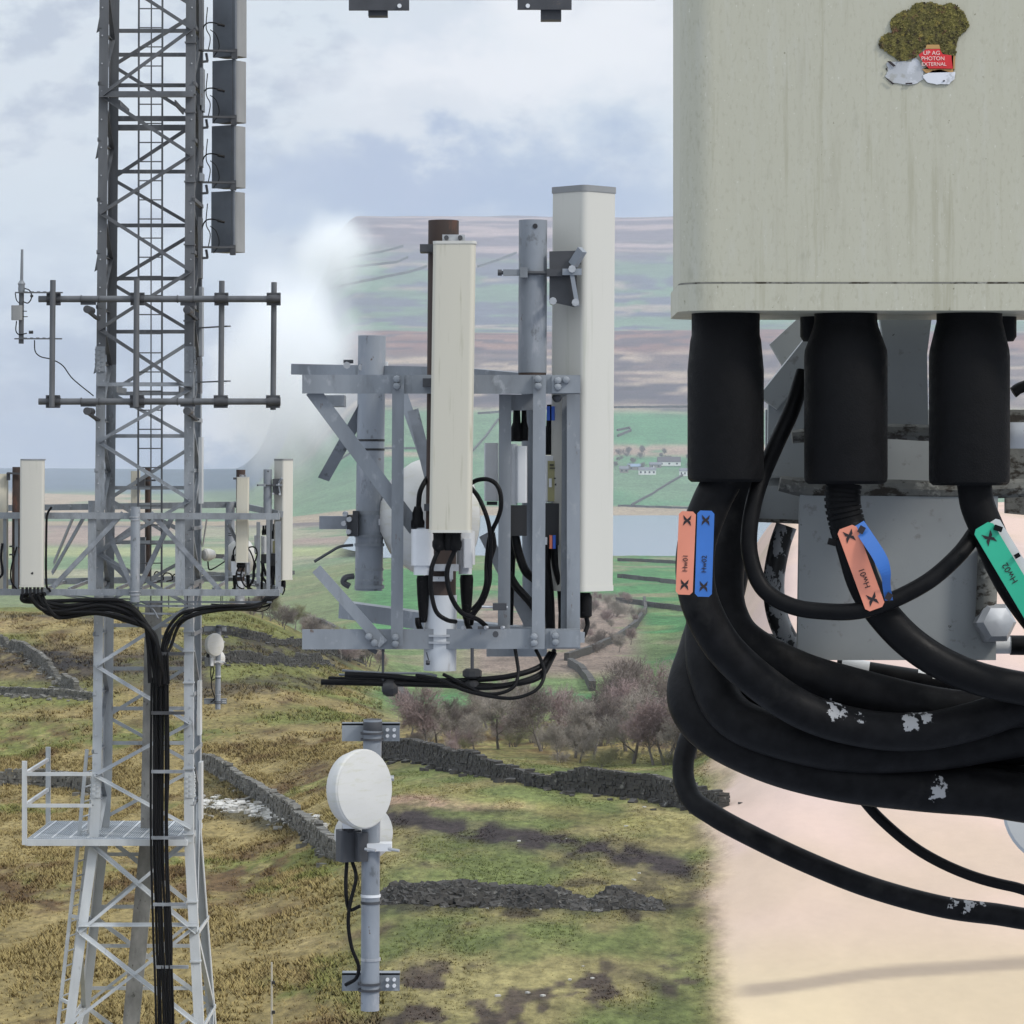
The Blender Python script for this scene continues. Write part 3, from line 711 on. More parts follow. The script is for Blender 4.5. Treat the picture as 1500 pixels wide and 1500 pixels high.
# ------------------------------------------------------------------ sector equipment, far left corner
t=thing('sector_antenna',T(56,855,-.6),'wide white sector aerial with a dark spot near its foot on the mast headframe','antenna')
b=T(54.5,855,-.6); part(MB().slab(b,.375,.15,182*T.s,.04,0,tilt=((T(56.5,0).x-b.x)*.25,0,1)),'radome',radome,t)
part(MB().slab(T(56.3,674.5,-.6),.385,.16,.022,.04),'top_cap',steel_mid,t)
part(MB().slab(T(54.5,858,-.6),.385,.16,.03,.04),'bottom_cap',radome,t)
c=MB(); c.prism([(-.02,0),(.0,.018),(.022,.022),(.022,-.012),(0,-.02)],T(55.5,838,-.6)+Vector((0,-.079,0)),T(55.5,838,-.6)+Vector((0,-.075,0)),Vector((1,0,0)),UP); part(c,'sticker',black_plastic,t)
for k in range(6): part(MB().cyl(T(41+k*5.6,857,-.6+.03*(k%2)),T(41+k*5.6,869,-.6+.03*(k%2)),.021,10),'connector',black_plastic,t)
c=MB(); c.tube([T(82,742,-.5),T(76,752,-.5),T(74.6,770,-.52),T(74,850,-.5),T(78,862,-.45),T(80,868,-.3)],.018,8,6); part(c,'edge_lead',black_cable,t)
t=thing('mounting_pole',T(24,868,-.1),'rusty brown pole behind the wide white aerial','pole')
part(MB().cyl(T(25,870,-.15),T(26,684,-.15),.063,16),'pipe',rust,t)
c=MB()
for y in (693,): c.bar(T(14,y,-.25),T(36,y+1,-.25),.03,.03); c.box(T(15,y+5,-.2),(.05,.06,.12))
part(c,'clamp',dark_clamp,t)
for y in (800,812): part(MB().box(T(24,y,-.15),(.16,.16,.025)),'clamp',dark_clamp,t)
t=thing('sector_antenna',T(3,868,-.2),'narrow beige aerial cut off by the edge beside the rusty pole','antenna')
part(MB().slab(T(4,866,-.1),.19,.12,172*T.s,.02,R(20)),'radome',radome_cream,t)
t=thing('radio_unit',T(32,850,-.05),'small pale grey radio box behind the wide white aerial','radio unit')
part(MB().slab(T(32,838,-.05),.13,.16,.5,.02),'case',white_plastic,t); part(MB().box(T(32,785,-.05),(.06,.05,.1)),'bracket',dark_clamp,t)
t=thing('jumper_cable',T(8,840,-.3),'thin black jumper looping by the narrow beige aerial','cable')
c=MB(); c.tube([T(9,795,-.4),T(7,815,-.4),T(9,838,-.4),T(4,846,-.4),T(-4,858,-.4)],.02,8,6); c.tube([T(30,800,-.4),T(22,830,-.4),T(22,850,-.4),T(30,862,-.4)],.012,8,6); part(c,'jacket',black_cable,t)

# ------------------------------------------------------------------ feeder cables
_cr=random.Random(3)
def cable(pts,r,label,group=None,m=None,name='feeder_cable',k=8,seg=10):
    pts=[Vector(p)+Vector((_cr.uniform(-1,1),_cr.uniform(-1,1)*1.5,_cr.uniform(-1,1)))*(.038 if r>.03 else .024 if r>.0185 else .012)*(0 if i in (0,) else 1) for i,p in enumerate(pts)]
    mb=MB().tube(pts,r,seg,k); o=mb.build(name,m or black_cable); tag(o,label,'cable',group); return o
LF='thick black feeders drooping from the wide white aerial'
for k in range(7):
    e=226+k*2.6; sag=874+k*3.8
    cable([T(41+k*5.4,868,-.6),T(40+k*5.2,874,-.6),T(58+k*5,sag+4,-.55),T(100,sag+4.5,-.5),T(150,sag+4-k*.4,-.5),T(190,sag+9,-.52),T(e-12,905+k*3.5,-.55),T(e-1,938+k*4,-.55),T(e+.5,1000,-.5)],.034,
      'black feeder drooping from under the wide white aerial to the mast','feeders from the wide white aerial') 
RG='feeders from the far aerial corner'
for k in range(4):
    e=243+k*2.4
    cable([T(409-k*4,868,.0),T(402-k*5,876+k*1.5,-.2),T(375,884+k*2,-.4),T(335,886+k*2,-.5),T(295,889+k*3,-.5),T(266,900+k*4,-.5),T(e+3,925+k*6,-.5),T(e,960,-.5),T(e,1000,-.5)],.026,
      'black feeder looping from the narrow cream aerial corner to the mast',RG)
for k in range(8):
    x0=226.5+k*3.3; m2=236+k*3.3
    cable([T(x0,990,-.45+.05*(k%2)),T(x0-.3,1120,-.45),T(x0+.4,1235,-.50),T(x0+5,1370,-.58),T(m2+.5,1500,-.68),T(m2+18,YB-30,-1.0)],.0185*1.0,
      'black feeder running straight down the front of the mast','feeders running down the mast')
for k in range(4):
    x0=229+k*6.6
    cable([T(x0,990,-.38),T(x0,1120,-.38),T(x0+.4,1235,-.40),T(x0+5,1370,-.48),T(x0+10,1500,-.55),T(x0+28,YB-30,-.9)],.02,
      'black feeder running straight down the front of the mast','feeders running down the mast')
for y in (955,1041,1126,1222,1318,1408):
    dx=0 if y<1240 else (y-1240)*.038
    t=MB(); t.box(T(251+dx,y,-.52-(.0 if y<1240 else (y-1240)*.0006)),(.52,.05,.05)); o=t.build('cable_clamp',steel_brace if y>1100 else dark_clamp)
    tag(o,'flat bar clamp holding the feeders to the mast','clamp','clamps across the feeder run')
# wires and rods under the headframe
rg=thing('cable_support_rail',T(200,880,0),'thin steel rails hung under the mast headframe to carry feeders','rail')
for y,x0,x1 in ((880,76,400),(886,120,380),(897,140,262)): part(MB().bar(T(x0,y,-.3),T(x1,y+1,-.3),.03,.03),'rail',steel_brace,rg)
for px in (250,277,326): part(MB().cyl(T(px,868,-.3),T(px,890,-.3),.008,6),'hanger_rod',dark_clamp,rg)
cable([T(80,868,-.3),T(120,874,-.2),T(170,880,-.3),T(220,888,-.3),T(236,905,-.35)],.013,'thin grey earth wire strung under the mast headframe','thin wires under the headframe',steel_brace,'earth_wire')
cable([T(60,866,.1),T(130,878,0),T(190,876,-.2),T(222,885,-.3)],.012,'thin grey earth wire strung under the mast headframe','thin wires under the headframe',steel_brace,'earth_wire')

d=thing('microwave_dish',T(291,817,1.5),'small rounded white drum dish inside the mast headframe on a stub arm','dish')
part(MB().lathe([(.02,-.12),(.07,-.10),(.098,-.02),(.10,.0),(.10,.07),(.075,.10),(.01,.11)],T(293,816,1.5),Vector((-.75,-.66,0)),28),'drum',dish_white,d)
part(MB().bar(T(297,818,1.55),T(318,820,HB-.1),.07,.07),'mount_arm',dark_clamp,d)
part(MB().tube([T(292,826,1.5),T(294,838,1.5),T(302,836,1.5),T(316,826,HB-.15)],.012,6,5),'lead',black_cable,d)
t=thing('cable_loop',T(225,846,1.6),'tangle of thin black leads lying on the far floor of the mast headframe','cable')
for k in range(5):
    x=208+k*14; part(MB().tube([T(x,850,1.7),T(x+5,842+k%3*2,1.6),T(x+14,845,1.5),T(x+18,853,1.4),T(x+8,856,1.5)],.011,6,6),'lead',black_cable,t)
t=thing('radio_unit',T(256,790,1.9),'dark cabled radio stack hidden behind the mast lattice in the headframe','radio unit')
part(MB().slab(T(262,848,2.0),.12,.12,.95,.02),'case',dark_clamp,t); part(MB().slab(T(186,846,2.0),.16,.14,.6,.02),'case',panel_back,t)
# ------------------------------------------------------------------ the aerial corner, built once at each of the two places it stands
BUMP=None
def corner_group(D,x0,y0,where,near):
    """x0,y0: photo position of the wide aerial's top middle; D its distance"""
    s=D/FPX; k=DM/D
    def G(px,py,off=0.0):
        X=(x0+(px-857)*k-750)*s; Z=(HOR-(y0+(py-268)*k))*s
        return Vector((X,D+off,Z))
    m1=G.__call__; r=s*k        # metres per mid-scale pixel
    sg=20 if near else 10
    # wide two-sided aerial
    t=thing('sector_antenna',G(857,868,.25),'tall wide off-white sector aerial standing above '+where,'antenna','tall sector aerials') 
    if near: 
        pass
    rz=R(45); top=G(857,276,.25); bot=G(856,861,.25); b2=G(853.5,861,.25)
    tl=(top-b2); part(MB().slab(b2,.226,.226,tl.z,.028,rz,8,tilt=tl/tl.z),'radome',radome,t)
    part(MB().slab(G(857,277,.25),.234,.234,9*r,.03,rz,8),'top_cap',radome_grey,t)
    part(MB().slab(G(853.5,868,.25),.232,.232,8*r,.03,rz,8),'bottom_cap',radome,t)
    c=MB(); c.lathe([(.02,0),(.034,.01),(.034,.1),(.026,.12)],G(858,908,.2),UP,16); c.lathe([(.018,0),(.03,.02),(.03,.1)],G(846,905,.22),UP,14)
    part(c,'connector',black_rubber,t)
    # adjustable bracket between pole and aerial
    br=MB(); br.prism([(0,0),(.145,.004),(.15,-.02),(.148,-.06),(.128,-.06),(.13,-.235),(.12,-.262),(.0,-.235)],G(805,367,.06),G(805,367,.085),Vector((1,0,0)),UP)
    part(br,'tilt_bracket',dark_clamp,t)
    c=MB(); c.bar(G(843,372,.05),G(850,380,.03),.09,.03); c.bar(G(838,402,.03),G(846,448,.03),.03,.02); c.box(G(838,398,.02),(.09,.02,.03))
    part(c,'bracket_arm',pole_grey,t)
    c=MB()
    for px,py in ((843,443),(810,441),(838,394)): c.cyl(G(px,py,-.01),G(px,py,.06),.018,8)
    part(c,'bracket_bolt_heads',zinc,t)
    # slim cream aerial
    t2=thing('sector_antenna',G(663,778,-.2),'slim cream sector aerial in front of a rusty pole on '+where,'antenna','slim cream sector aerials')
    bb=G(661,776,-.2); tt=G(667,362,-.2); tl=tt-bb
    part(MB().slab(bb,.192,.10,tl.z,.02,R(-5),6,tilt=tl/tl.z),'radome',radome_cream,t2)
    part(MB().slab(G(667.5,362,-.2),.198,.106,4*r,.02,R(-5),6),'top_cap',radome,t2)
    part(MB().slab(G(661,779,-.2),.198,.106,4*r,.02,R(-5),6),'bottom_cap',radome,t2)
    c=MB(); c.rect(G(649,347,-.16),G(682,360,-.16),.06); 
    part(c,'top_bracket',zinc,t2)
    for px in (655,675): part(MB().cyl(G(px,352,-.19),G(px,352,-.1),.011,10),'bracket_bolt',dark_clamp,t2)
    c=MB(); c.rect(G(616,360,-.12),G(640,371,-.12),.14); part(c,'pole_clamp',dark_clamp,t2)
    c=MB(); c.rect(G(620,555,-.1),G(640,567,-.1),.1); c.rect(G(622,738,-.1),G(640,748,-.1),.12); part(c,'pole_clamp',dark_clamp,t2)
    for px,w in ((644,19),(658,15),(668,19)):
        part(MB().lathe([(w*.36*r,0),(w*.5*r,.02),(w*.5*r,.04),(w*.42*r,.05),(w*.42*r,.075),(w*.5*r,.085)],G(px,805,-.2),UP,14),'connector',black_rubber,t2)
    # rusty front pole and its pale foot
    t3=thing('mounting_pole',G(645,983,.05),'rusty pole on a pale foot behind the slim aerial of '+where,'pole','rusty front poles')
    part(MB().tube([G(645,872,.05),G(649.5,322,.05)],22.5*r,24),'pipe',rust,t3)
    part(MB().tube([G(644,983,.05),G(645.2,872,.05)],24*r,24),'pipe_foot',pole_pale,t3)
    for y in (931,941): part(MB().tube([G(643.5,y-1.6,.05),G(643.5,y+1.6,.05)],27*r,24),'u_bolt',zinc,t3)
    c=MB(); c.cyl(G(627,968,-.03),G(627,972,-.04),.01,8); c.bar(G(625,955,-.03),G(628,966,-.035),.006,.006); part(c,'drain_bolt',dark_clamp,t3)
    c=MB(); c.rect(G(636,826,-.06),G(672,836,-.06),.05); c.rect(G(656,826,-.09),G(664,848,-.09),.05); c.rect(G(634,844,-.06),G(662,851,-.06),.04); part(c,'hose_clip',zinc,t3)
    # blue grey pole with rod clamp
    t4=thing('mounting_pole',G(779,925,.12),'blue grey pole with long threaded rod beside the wide aerial of '+where,'pole','blue grey poles')
    part(MB().tube([G(780,545,.12),G(781,320,.12)],21*r,24),'pipe',pole_grey,t4)
    part(MB().tube([G(780,562,.12),G(780,545,.12)],20.6*r,20),'rusted_band',rust,t4)
    part(MB().tube([G(784,925,.50),G(782,560,.50)],18*r,20),'pipe_foot',pole_grey,t4)
    c=MB(); c.rect(G(737,394,.03),G(772,403,.03),.03); c.rect(G(762,391,.02),G(773,406,.02),.05); part(c,'clamp_bar',steel_mid,t4)
    c=MB(); c.cyl(G(731,398.5,.045),G(838,399.5,.045),.009,8); c.cyl(G(729,398.5,.045),G(735,398.5,.045),.015,8); c.rect(G(801,393,.03),G(824,404,.03),.04); part(c,'threaded_rod',dark_clamp,t4)
    part(MB().cyl(G(784,330,.05),G(784,330,.056),.012,10),'bolt_hole',text_black,t4)
    # tower-mounted amplifier bottles
    ta='white amplifier bottle hanging '
    for px,ty,by,w,off,lab in ((619,775,842,33,.0,ta+'beside the rusty pole on '+where),(682,779,842,27,.12,ta+'under the slim cream aerial on '+where)):
        t=thing('amplifier',G(px,by,off),lab,'amplifier','white amplifiers')
        h=(by-ty)*r
        part(MB().slab(G(px,by-14,off),w*r,.11,h-14*r,.03),'case',white_plastic,t)
        part(MB().slab(G(px-1,by,off),w*.72*r,.09,14*r,.02),'base',white_plastic,t)
        if px>650: part(MB().slab(G(px+3,by-10,off-.07),14*r,.04,h-20*r,.01),'cover_rib',white_plastic,t)
        part(MB().lathe([(4*r,0),(6*r,.02),(8*r,.09),(9*r,.13),(10*r,.2),(9*r,.22)],G(px+1,by+70,off),UP,12),'connector_boot',black_rubber,t)
        if px<650:
            part(MB().lathe([(10*r,0),(10*r,.03),(8*r,.04),(8*r,.07),(5*r,.1)],G(612,773,off),UP,12),'top_connector',black_rubber,t)
            part(MB().tube([G(613,742,off),G(615,722,off),G(622,706,off+.02),G(632,692,off+.08)],.012,8,6),'lead',black_cable,t)
            part(MB().tube([G(612,905,off),G(613,915,off),G(619,930,off+.05)],.014,8,5),'tail_lead',black_cable,t)
        else: part(MB().tube([G(683,906,off),G(684,915,off),G(690,930,off+.05)],.014,8,5),'tail_lead',black_cable,t)
    # radio units behind the posts
    t=thing('radio_unit',G(721,736,.45),'pale grey slim radio box hung behind the first post of '+where,'radio unit','slim radio boxes')
    part(MB().slab(G(719,735,.45),21*r,.2,87*r,.012),'case',white_plastic,t)
    part(MB().rect(G(712,736,.4),G(728,741,.4),.1),'base_rail',dark_clamp,t)
    t=thing('radio_unit',G(760,740,.25),'white ribbed radio unit between the posts of '+where,'radio unit','ribbed radio units')
    part(MB().slab(G(752,740,.25),12*r,.16,90*r,.015),'case',white_plastic,t)
    part(MB().slab(G(764.5,737,.22),16*r,.14,84*r,.012),'cover',white_plastic,t)
    c=MB(); c.rect(G(746,741,.16),G(772,786,.16),.2); part(c,'connector_block',black_plastic,t)
    for px,a,b,w in ((757,600,646,17),(768,604,645,12)): part(MB().lathe([(w*.5*r,0),(w*.55*r,.06),(w*.35*r,.09),(w*.3*r,.15)],G(px,b,.25),UP,12),'top_connector',black_rubber,t)
    t=thing('radio_unit',G(811,737,.3),'radio unit with an olive printed face between the end posts of '+where,'radio unit','olive faced radio units')
    part(MB().slab(G(811,737,.33),30*r,.2,70*r,.015),'case',white_plastic,t)
    part(MB().rect(G(803,675,.222),G(824,735,.222),.02),'label_plate',olive_case,t)
    if near:
        part(MB().rect(G(804.5,701,.214),G(809,714,.214),.01),'white_sticker',white_plastic,t)
        c=MB(); c.rect(G(806,680,.216),G(812,682,.216),.01); c.rect(G(806,685,.216),G(814,686.5,.216),.01); c.rect(G(812,700,.216),G(820,701.5,.216),.01); c.prism([(-.012,0),(0,.012),(.012,0),(0,-.012)],G(817,710,.214),G(817,710,.222),Vector((1,0,0)),UP); part(c,'printed_mark',text_black,t)
    c=MB(); c.rect(G(796,738,.2),G(822,800,.2),.25); part(c,'connector_block',black_plastic,t)
    part(MB().lathe([(8.5*r,0),(8.5*r,.12),(5*r,.14),(4*r,.24)],G(806,666,.28),UP,14),'top_connector',black_rubber,t)
    if near:
        blue_tag=mat_once('blue_tag',(.03,.12,.55)); orange_tag=mat_once('orange_tag',(.75,.22,.12))
        for px in (804,811): part(MB().slab(G(px,615,.2),5*r,.01,21*r,.003),'blue_tag',blue_tag,t)
        part(MB().slab(G(807.5,805,.17),4.5*r,.01,20*r,.003),'orange_tag',orange_tag,t); part(MB().slab(G(812.5,805,.17),4.5*r,.01,20*r,.003),'blue_tag',blue_tag,t)
        part(MB().slab(G(800,799,.17),4.5*r,.01,11*r,.003),'white_tag',white_plastic,t)
    # jumpers
    gl='black jumper from '
    def cb(pts,rad,lab,grp): 
        o=MB().tube([G(*p) for p in pts],rad*(1 if near else 1.15),10 if near else 7,10).build('jumper_cable',black_cable); tag(o,lab,'cable',grp); return o
    cb([(690,708,-.05),(700,703,-.1),(714,702,-.12),(726,708,-.14),(733,722,-.15),(734,742,-.15),(729,760,-.13),(722,775,-.1),(716,795,-.08),(713,825,-.08),(712,855,-.08),(704,878,-.05),(692,893,0)],.0105,gl+'beside the slim aerial over the first post of '+where,'outer jumper loops')
    cb([(690,714,-.02),(701,728,-.1),(711,750,-.12),(717,772,-.12),(719,800,-.1),(717,840,-.08),(712,868,-.06),(700,890,-.04),(684,905,-.02)],.0105,gl+'the slim aerial back to the chord of '+where,'inner jumper loops')
    cb([(644,803,-.2),(634,830,-.22),(633,860,-.22),(640,892,-.22),(655,905,-.2),(668,909,-.12)],.0105,gl+'the first slim aerial port round the pole of '+where,'first port jumpers')
    cb([(668,803,-.2),(657,830,-.2),(657,852,-.2),(664,876,-.2),(678,896,-.17),(700,906,-.1),(712,917,-.02)],.0115,gl+'the last slim aerial port towards the posts of '+where,'last port jumpers')
    cb([(722,780,-.02),(724,800,-.02),(718,822,-.02),(717,852,-.02),(708,880,0),(694,900,.02),(690,915,.05)],.0105,gl+'the radio box down behind the first post of '+where,'radio box jumpers')
    for (pts,rad,lab,grp) in (
        ([(754,782,.2),(760,812,.2),(770,838,.2),(782,850,.25)],.021,'thick black feeder slanting under the ribbed radio of '+where,'slanting feeders'),
        ([(745,842,.25),(757,862,.22),(775,882,.2),(792,905,.2)],.02,'thick black feeder crossing low behind the posts of '+where,'low crossing feeders'),
        ([(802,798,.2),(800,830,.2),(805,875,.2),(807,930,.2)],.024,'thick black feeder dropping from the olive radio of '+where,'dropping feeders'),
        ([(813,800,.22),(816,830,.22),(823,860,.22),(826,900,.3)],.022,'black feeder with tags dropping beside the olive radio of '+where,'tagged feeders'),
        ([(820,735,.3),(826,780,.3),(830,840,.32),(828,930,.32)],.03,'black sleeved feeder close behind the end post of '+where,'sleeved feeders'),
        ([(745,775,.3),(750,800,.3),(748,860,.3),(746,920,.3)],.018,'black feeder hanging straight behind the second post of '+where,'hanging feeders'),
        ([(860,905,.2),(862,918,.2),(858,930,.18),(852,941,.16)],.011,'short black tail below the wide aerial of '+where,'short tails')):
        cb(pts,rad,lab,grp)
    # earth clamps
    t=thing('hose_clamp',G(722,915,-.05),'small bolted clamps on the foot of the first post of '+where,'clamp','post foot clamps')
    c=MB(); c.rect(G(722,883,-.09),G(742,893,-.09),.08); part(c,'clamp_block',dark_clamp,t)
    c=MB(); c.rect(G(700,916.5,-.08),G(736,920.5,-.08),.02); part(c,'clamp_strap',dark_clamp,t)
    c=MB(); c.cyl(G(726,928,-.1),G(726,928,-.05),.014,10); part(c,'clamp_eye',dark_clamp,t)
    part(MB().cyl(G(706,888,-.06),G(744,889,-.06),.006,6),'clamp_bolt',zinc,t)
    for px in (678,711,735): part(MB().cyl(G(px,918,-.1),G(px+3,918,-.09),.009,8),'bolt_tip',zinc,t)
    # cable bundle under the corner
    ub=(([(505,988,.0),(560,990,.0),(640,996,-.05),(700,994,-.08),(750,988,-.1),(790,976,-.05),(806,958,.05)],.0135,black_cable),
        ([(470,1000,.05),(560,1001,.0),(640,1002,-.05),(710,1005,-.1),(760,998,-.1),(795,984,-.05),(812,958,.05)],.014,black_cable),
        ([(480,996,.1),(550,998,.05),(620,1000,-.02),(680,1001,-.06),(740,1002,-.1),(788,992,-.08),(806,970,0),(812,955,.1)],.012,black_cable),
        ([(610,988,-.05),(645,994,-.1),(680,1008,-.14),(720,1017,-.16),(755,1019,-.16),(785,1008,-.14),(797,988,-.1),(793,968,-.05),(785,952,0)],.0085,black_cable),
        ([(650,987,-.05),(680,1000,-.12),(705,1012,-.15),(730,1013,-.15),(752,1004,-.13),(759,985,-.1),(757,965,-.05),(754,948,0)],.0085,black_cable),
        ([(500,984,.1),(560,987,.06),(620,987,.02),(640,990,0)],.006,steel_brace),([(495,990,.1),(560,992,.06),(625,994,.02),(660,996,0)],.006,steel_brace))
    labs=('upper thick feeder in the bundle under ','lower thick feeder in the bundle under ','middle black feeder in the bundle under ','thin black feeder hanging lowest in a loop under ','thin black feeder making the smaller loop under ','upper thin grey wire along the bundle under ','lower thin grey wire along the bundle under ')
    for (pts,rad,m),lb in zip(ub,labs):
        o=MB().tube([G(*p) for p in pts],rad,10 if near else 6,8).build('feeder_cable' if m is black_cable else 'earth_wire',m); tag(o,lb+where,'cable',lb.split(' in ')[0]+' bundles')
    t=thing('cable_hanger',G(692,990,-.1),'black cable hanger rod holding the bundle below '+where,'hanger','bundle hangers')
    part(MB().cyl(G(692,948,-.08),G(692,1015,-.08),.008,8),'rod',dark_clamp,t)
    part(MB().lathe([(.03,0),(.045,.01),(.045,.035),(.03,.045)],G(692,992,-.08),UP,10),'hanger_block',black_plastic,t)
    part(MB().lathe([(.02,0),(.035,.01),(.035,.03),(.02,.04)],G(692,1007,-.08),UP,10),'hanger_block',black_plastic,t)
    t=thing('cable_hanger',G(561,990,.0),'black cable hanger rod nearer the mast side of the bundle below '+where,'hanger','mast side hangers')
    part(MB().cyl(G(561,946,.0),G(561,1014,.0),.006,8),'rod',dark_clamp,t)
    part(MB().lathe([(.03,0),(.04,.02),(.04,.05),(.025,.07)],G(561,1008,.0),Vector((1,0,0)),10),'hanger_block',black_plastic,t)
    # white dish on its rear pole
    t=thing('microwave_dish',G(600,765,1.0),'large white microwave drum behind the posts of '+where,'dish','large white drums')
    ax=Vector((.80,.60,0)).normalized(); c0=G(614,762,1.0)
    part(MB().lathe([(.03,-.22),(.12,-.20),(.24,-.10),(.285,-.02),(.29,0),(.29,.12),(.282,.135)],c0,ax,40),'drum',dish_white,t)
    part(MB().lathe([(.283,.136),(.2,.15),(.08,.155),(.01,.156)],c0,ax,40),'radome_cover',white_plastic,t)
    c=MB(); c.rect(G(535,764,.95),G(566,774,.95),.08); part(c,'mount_arm',zinc,t)
    return G,r
_once={}
def mat_once(name,col):
    if name not in _once: _once[name]=mat(name,col,.45,0,.06,10)
    return _once[name]

Gf,rf=corner_group(DM*3.37,414.0,672.0,'the mast',False)
Gn,rn=corner_group(DM,857.0,268.0,'the close headframe',True)

# far corner posts (thin girders of the mast headframe)
for px,y0,y1,w in ((573,555,940,.055),(729,580,935,.06),(778,552,945,.06),(822,577,925,.09)):
    part(MB().angle(Gf(px,y1,-.06),Gf(px,y0,-.06),w,.012,(1,0,0),(0,1,0)),'post',steel_mid,hf)
# ------------------------------------------------------------------ near headframe
nf=thing('headframe',Gn(650,950,0),'big close blue grey girder corner with angle posts and diagonal braces','headframe')
G=Gn
def bolt(px,py,off=-.0,rad=.018):
    return MB().lathe([(rad*1.0,0),(rad*1.02,.010),(rad*.8,.018),(rad*.3,.022)],G(px,py,off),(0,-1,0),8)
ch=MB(); ch.angle(G(443,549,-.02),G(850,549.5,-.02),.088,.012,(0,0,-1),(0,1,0)); part(ch,'chord',steel_mid,nf)
ch=MB(); ch.angle(G(443,951,-.02),G(850,950,-.02),.094,.012,(0,0,1),(0,1,0)); part(ch,'chord',steel_mid,nf)
part(MB().bar(PD(436,541,17.5),PD(660,546,16.7),.055,.09),'chord',steel_mid,nf)
part(MB().bar(PD(660,546,16.7),PD(842,562,16.12),.06,.09),'chord',steel_mid,nf)
part(MB().bar(PD(505,893,17.3),PD(642,912,16.9),.085,.09),'chord',steel_mid,nf)
part(MB().bar(PD(642,912,16.9),PD(846,934,16.1),.05,.09),'chord',steel_mid,nf)
part(MB().rect(G(712,950,.25),G(802,966,.25),.1),'base_plate',steel_mid,nf)
for x0,x1,y0,y1,off,w in ((573,590,550,945,-.045,.056),(779,798,550,950,-.045,.06),(729,747,577,935,.10,.058)):
    part(MB().angle(G(x0,y1,off),G(x0+2,y0,off),w,.009,(1,0,0),(0,1,0)),'post',steel_mid,nf)
part(MB().angle(G(850,925,.06),G(850,577,.06),.062,.010,(-1,0,0),(0,1,0)),'post',steel_mid,nf)
part(MB().angle(G(822,925,.12),G(824,577,.12),.03,.010,(1,0,0),(0,1,0)),'post',steel_mid,nf)
part(MB().rect(G(808,551,-.034),G(850,576,-.034),.012),'splice_plate',steel_mid,nf)
part(MB().rect(G(806,923,-.034),G(849,948,-.034),.012),'splice_plate',steel_mid,nf)
for x0,y0,x1,y1,o0,o1,w in ((448,578,600,782,.02,.02,.07),(458,838,556,948,-.04,-.04,.05),(592,600,642,790,.5,.3,.055),(566,553,640,760,.9,.6,.05),
        (700,790,772,930,.6,.4,.06),(520,572,446,700,.95,1.1,.065),(596,770,640,850,.7,.5,.06)):
    part(MB().angle(G(x0,y0,o0),G(x1,y1,o1),w,.009,(1,0,.6),(0,1,0)),'diagonal_brace',steel_brace if o0>.4 else steel_mid,nf)
part(MB().rect(G(455,576,.4),G(498,593,.4),.2),'gusset_plate',steel_mid,nf)
part(MB().rect(G(745,577,.16),G(790,600,.16),.05),'gusset_plate',steel_mid,nf)
for px,py,off in ((582,556,-.055),(582,566,-.055),(788,556,-.055),(788,566,-.055),(817,558,-.035),(817,567,-.035),(829,557,-.035),(580,933,-.055),(580,942,-.055),(782,932,-.055),(782,941,-.055),(813,931,-.035),(813,940,-.035),(541,932,-.05),(549,941,-.05)):
    part(bolt(px,py,off),'bolt_head',steel_mid,nf)
for px,py in ((508,535),(530,538),(551,540)): part(MB().cyl(PD(px,py,16.95),PD(px,py,17.05),.018,8),'bolt_head',zinc,nf)
part(MB().rect(PD(503,527,17.0),PD(517,532,17.0),.05),'top_lug',dark_clamp,nf); part(MB().rect(PD(554,530,17.0),PD(568,536,17.0),.05),'top_lug',white_plastic,nf)
part(MB().lathe([(.02,0),(.024,.012),(.016,.03),(.006,.036)],G(816,578,.02),(0,0,-1),10),'under_bolt',dark_clamp,nf)
part(MB().bar(G(540,949,.0),G(552,956,.0),.02,.02),'under_lug',dark_clamp,nf)
# rear pole of the near frame
t=thing('mounting_pole',PD(541,880,17.0),'stout grey pole with two dark tape bands behind the close headframe','pole')
p=plane(17.0)
part(MB().tube([p(540,865),p(545,492)],20.3*p.s,28),'pipe',pole_grey,t)
for y in (645,658.5): part(MB().cyl(p(543,y-1.6),p(543,y+1.6),20.6*p.s,28),'tape_band',black_plastic,t)
for y0,y1,rr in ((748,754,21),(783,787,22),(796,800,22),(832,836,21),(848,851,21),(857,862,22)): part(MB().cyl(p(541,y1),p(541,y0),rr*p.s,28),'pipe_band',steel_mid,t)
c=MB(); c.rect(p(510,754,-.12),p(526,785,-.12),.2); c.rect(p(518,748,-.1),p(526,758,-.1),.06); part(c,'clamp_bracket',dark_clamp,t)
c=MB(); c.rect(p(468,756,-.02),p(512,775,-.02),.1); part(c,'clamp_arm',steel_brace,t)
for px,py in ((508,752),(514,760),(506,766),(513,778)): part(MB().cyl(p(px,py,-.2),p(px,py,-.1),.013,8),'clamp_bolt',zinc,t)
c=MB(); c.tube([p(518,798,-.08),p(500,800,-.1),(p(485,808,-.1)),p(462,822,-.1)],.008,6,5); c.tube([p(519,843,-.1),p(508,845,-.12),p(505,852,-.12),p(514,858,-.12)],.016,6,5); part(c,'stay_wire',dark_clamp,t)

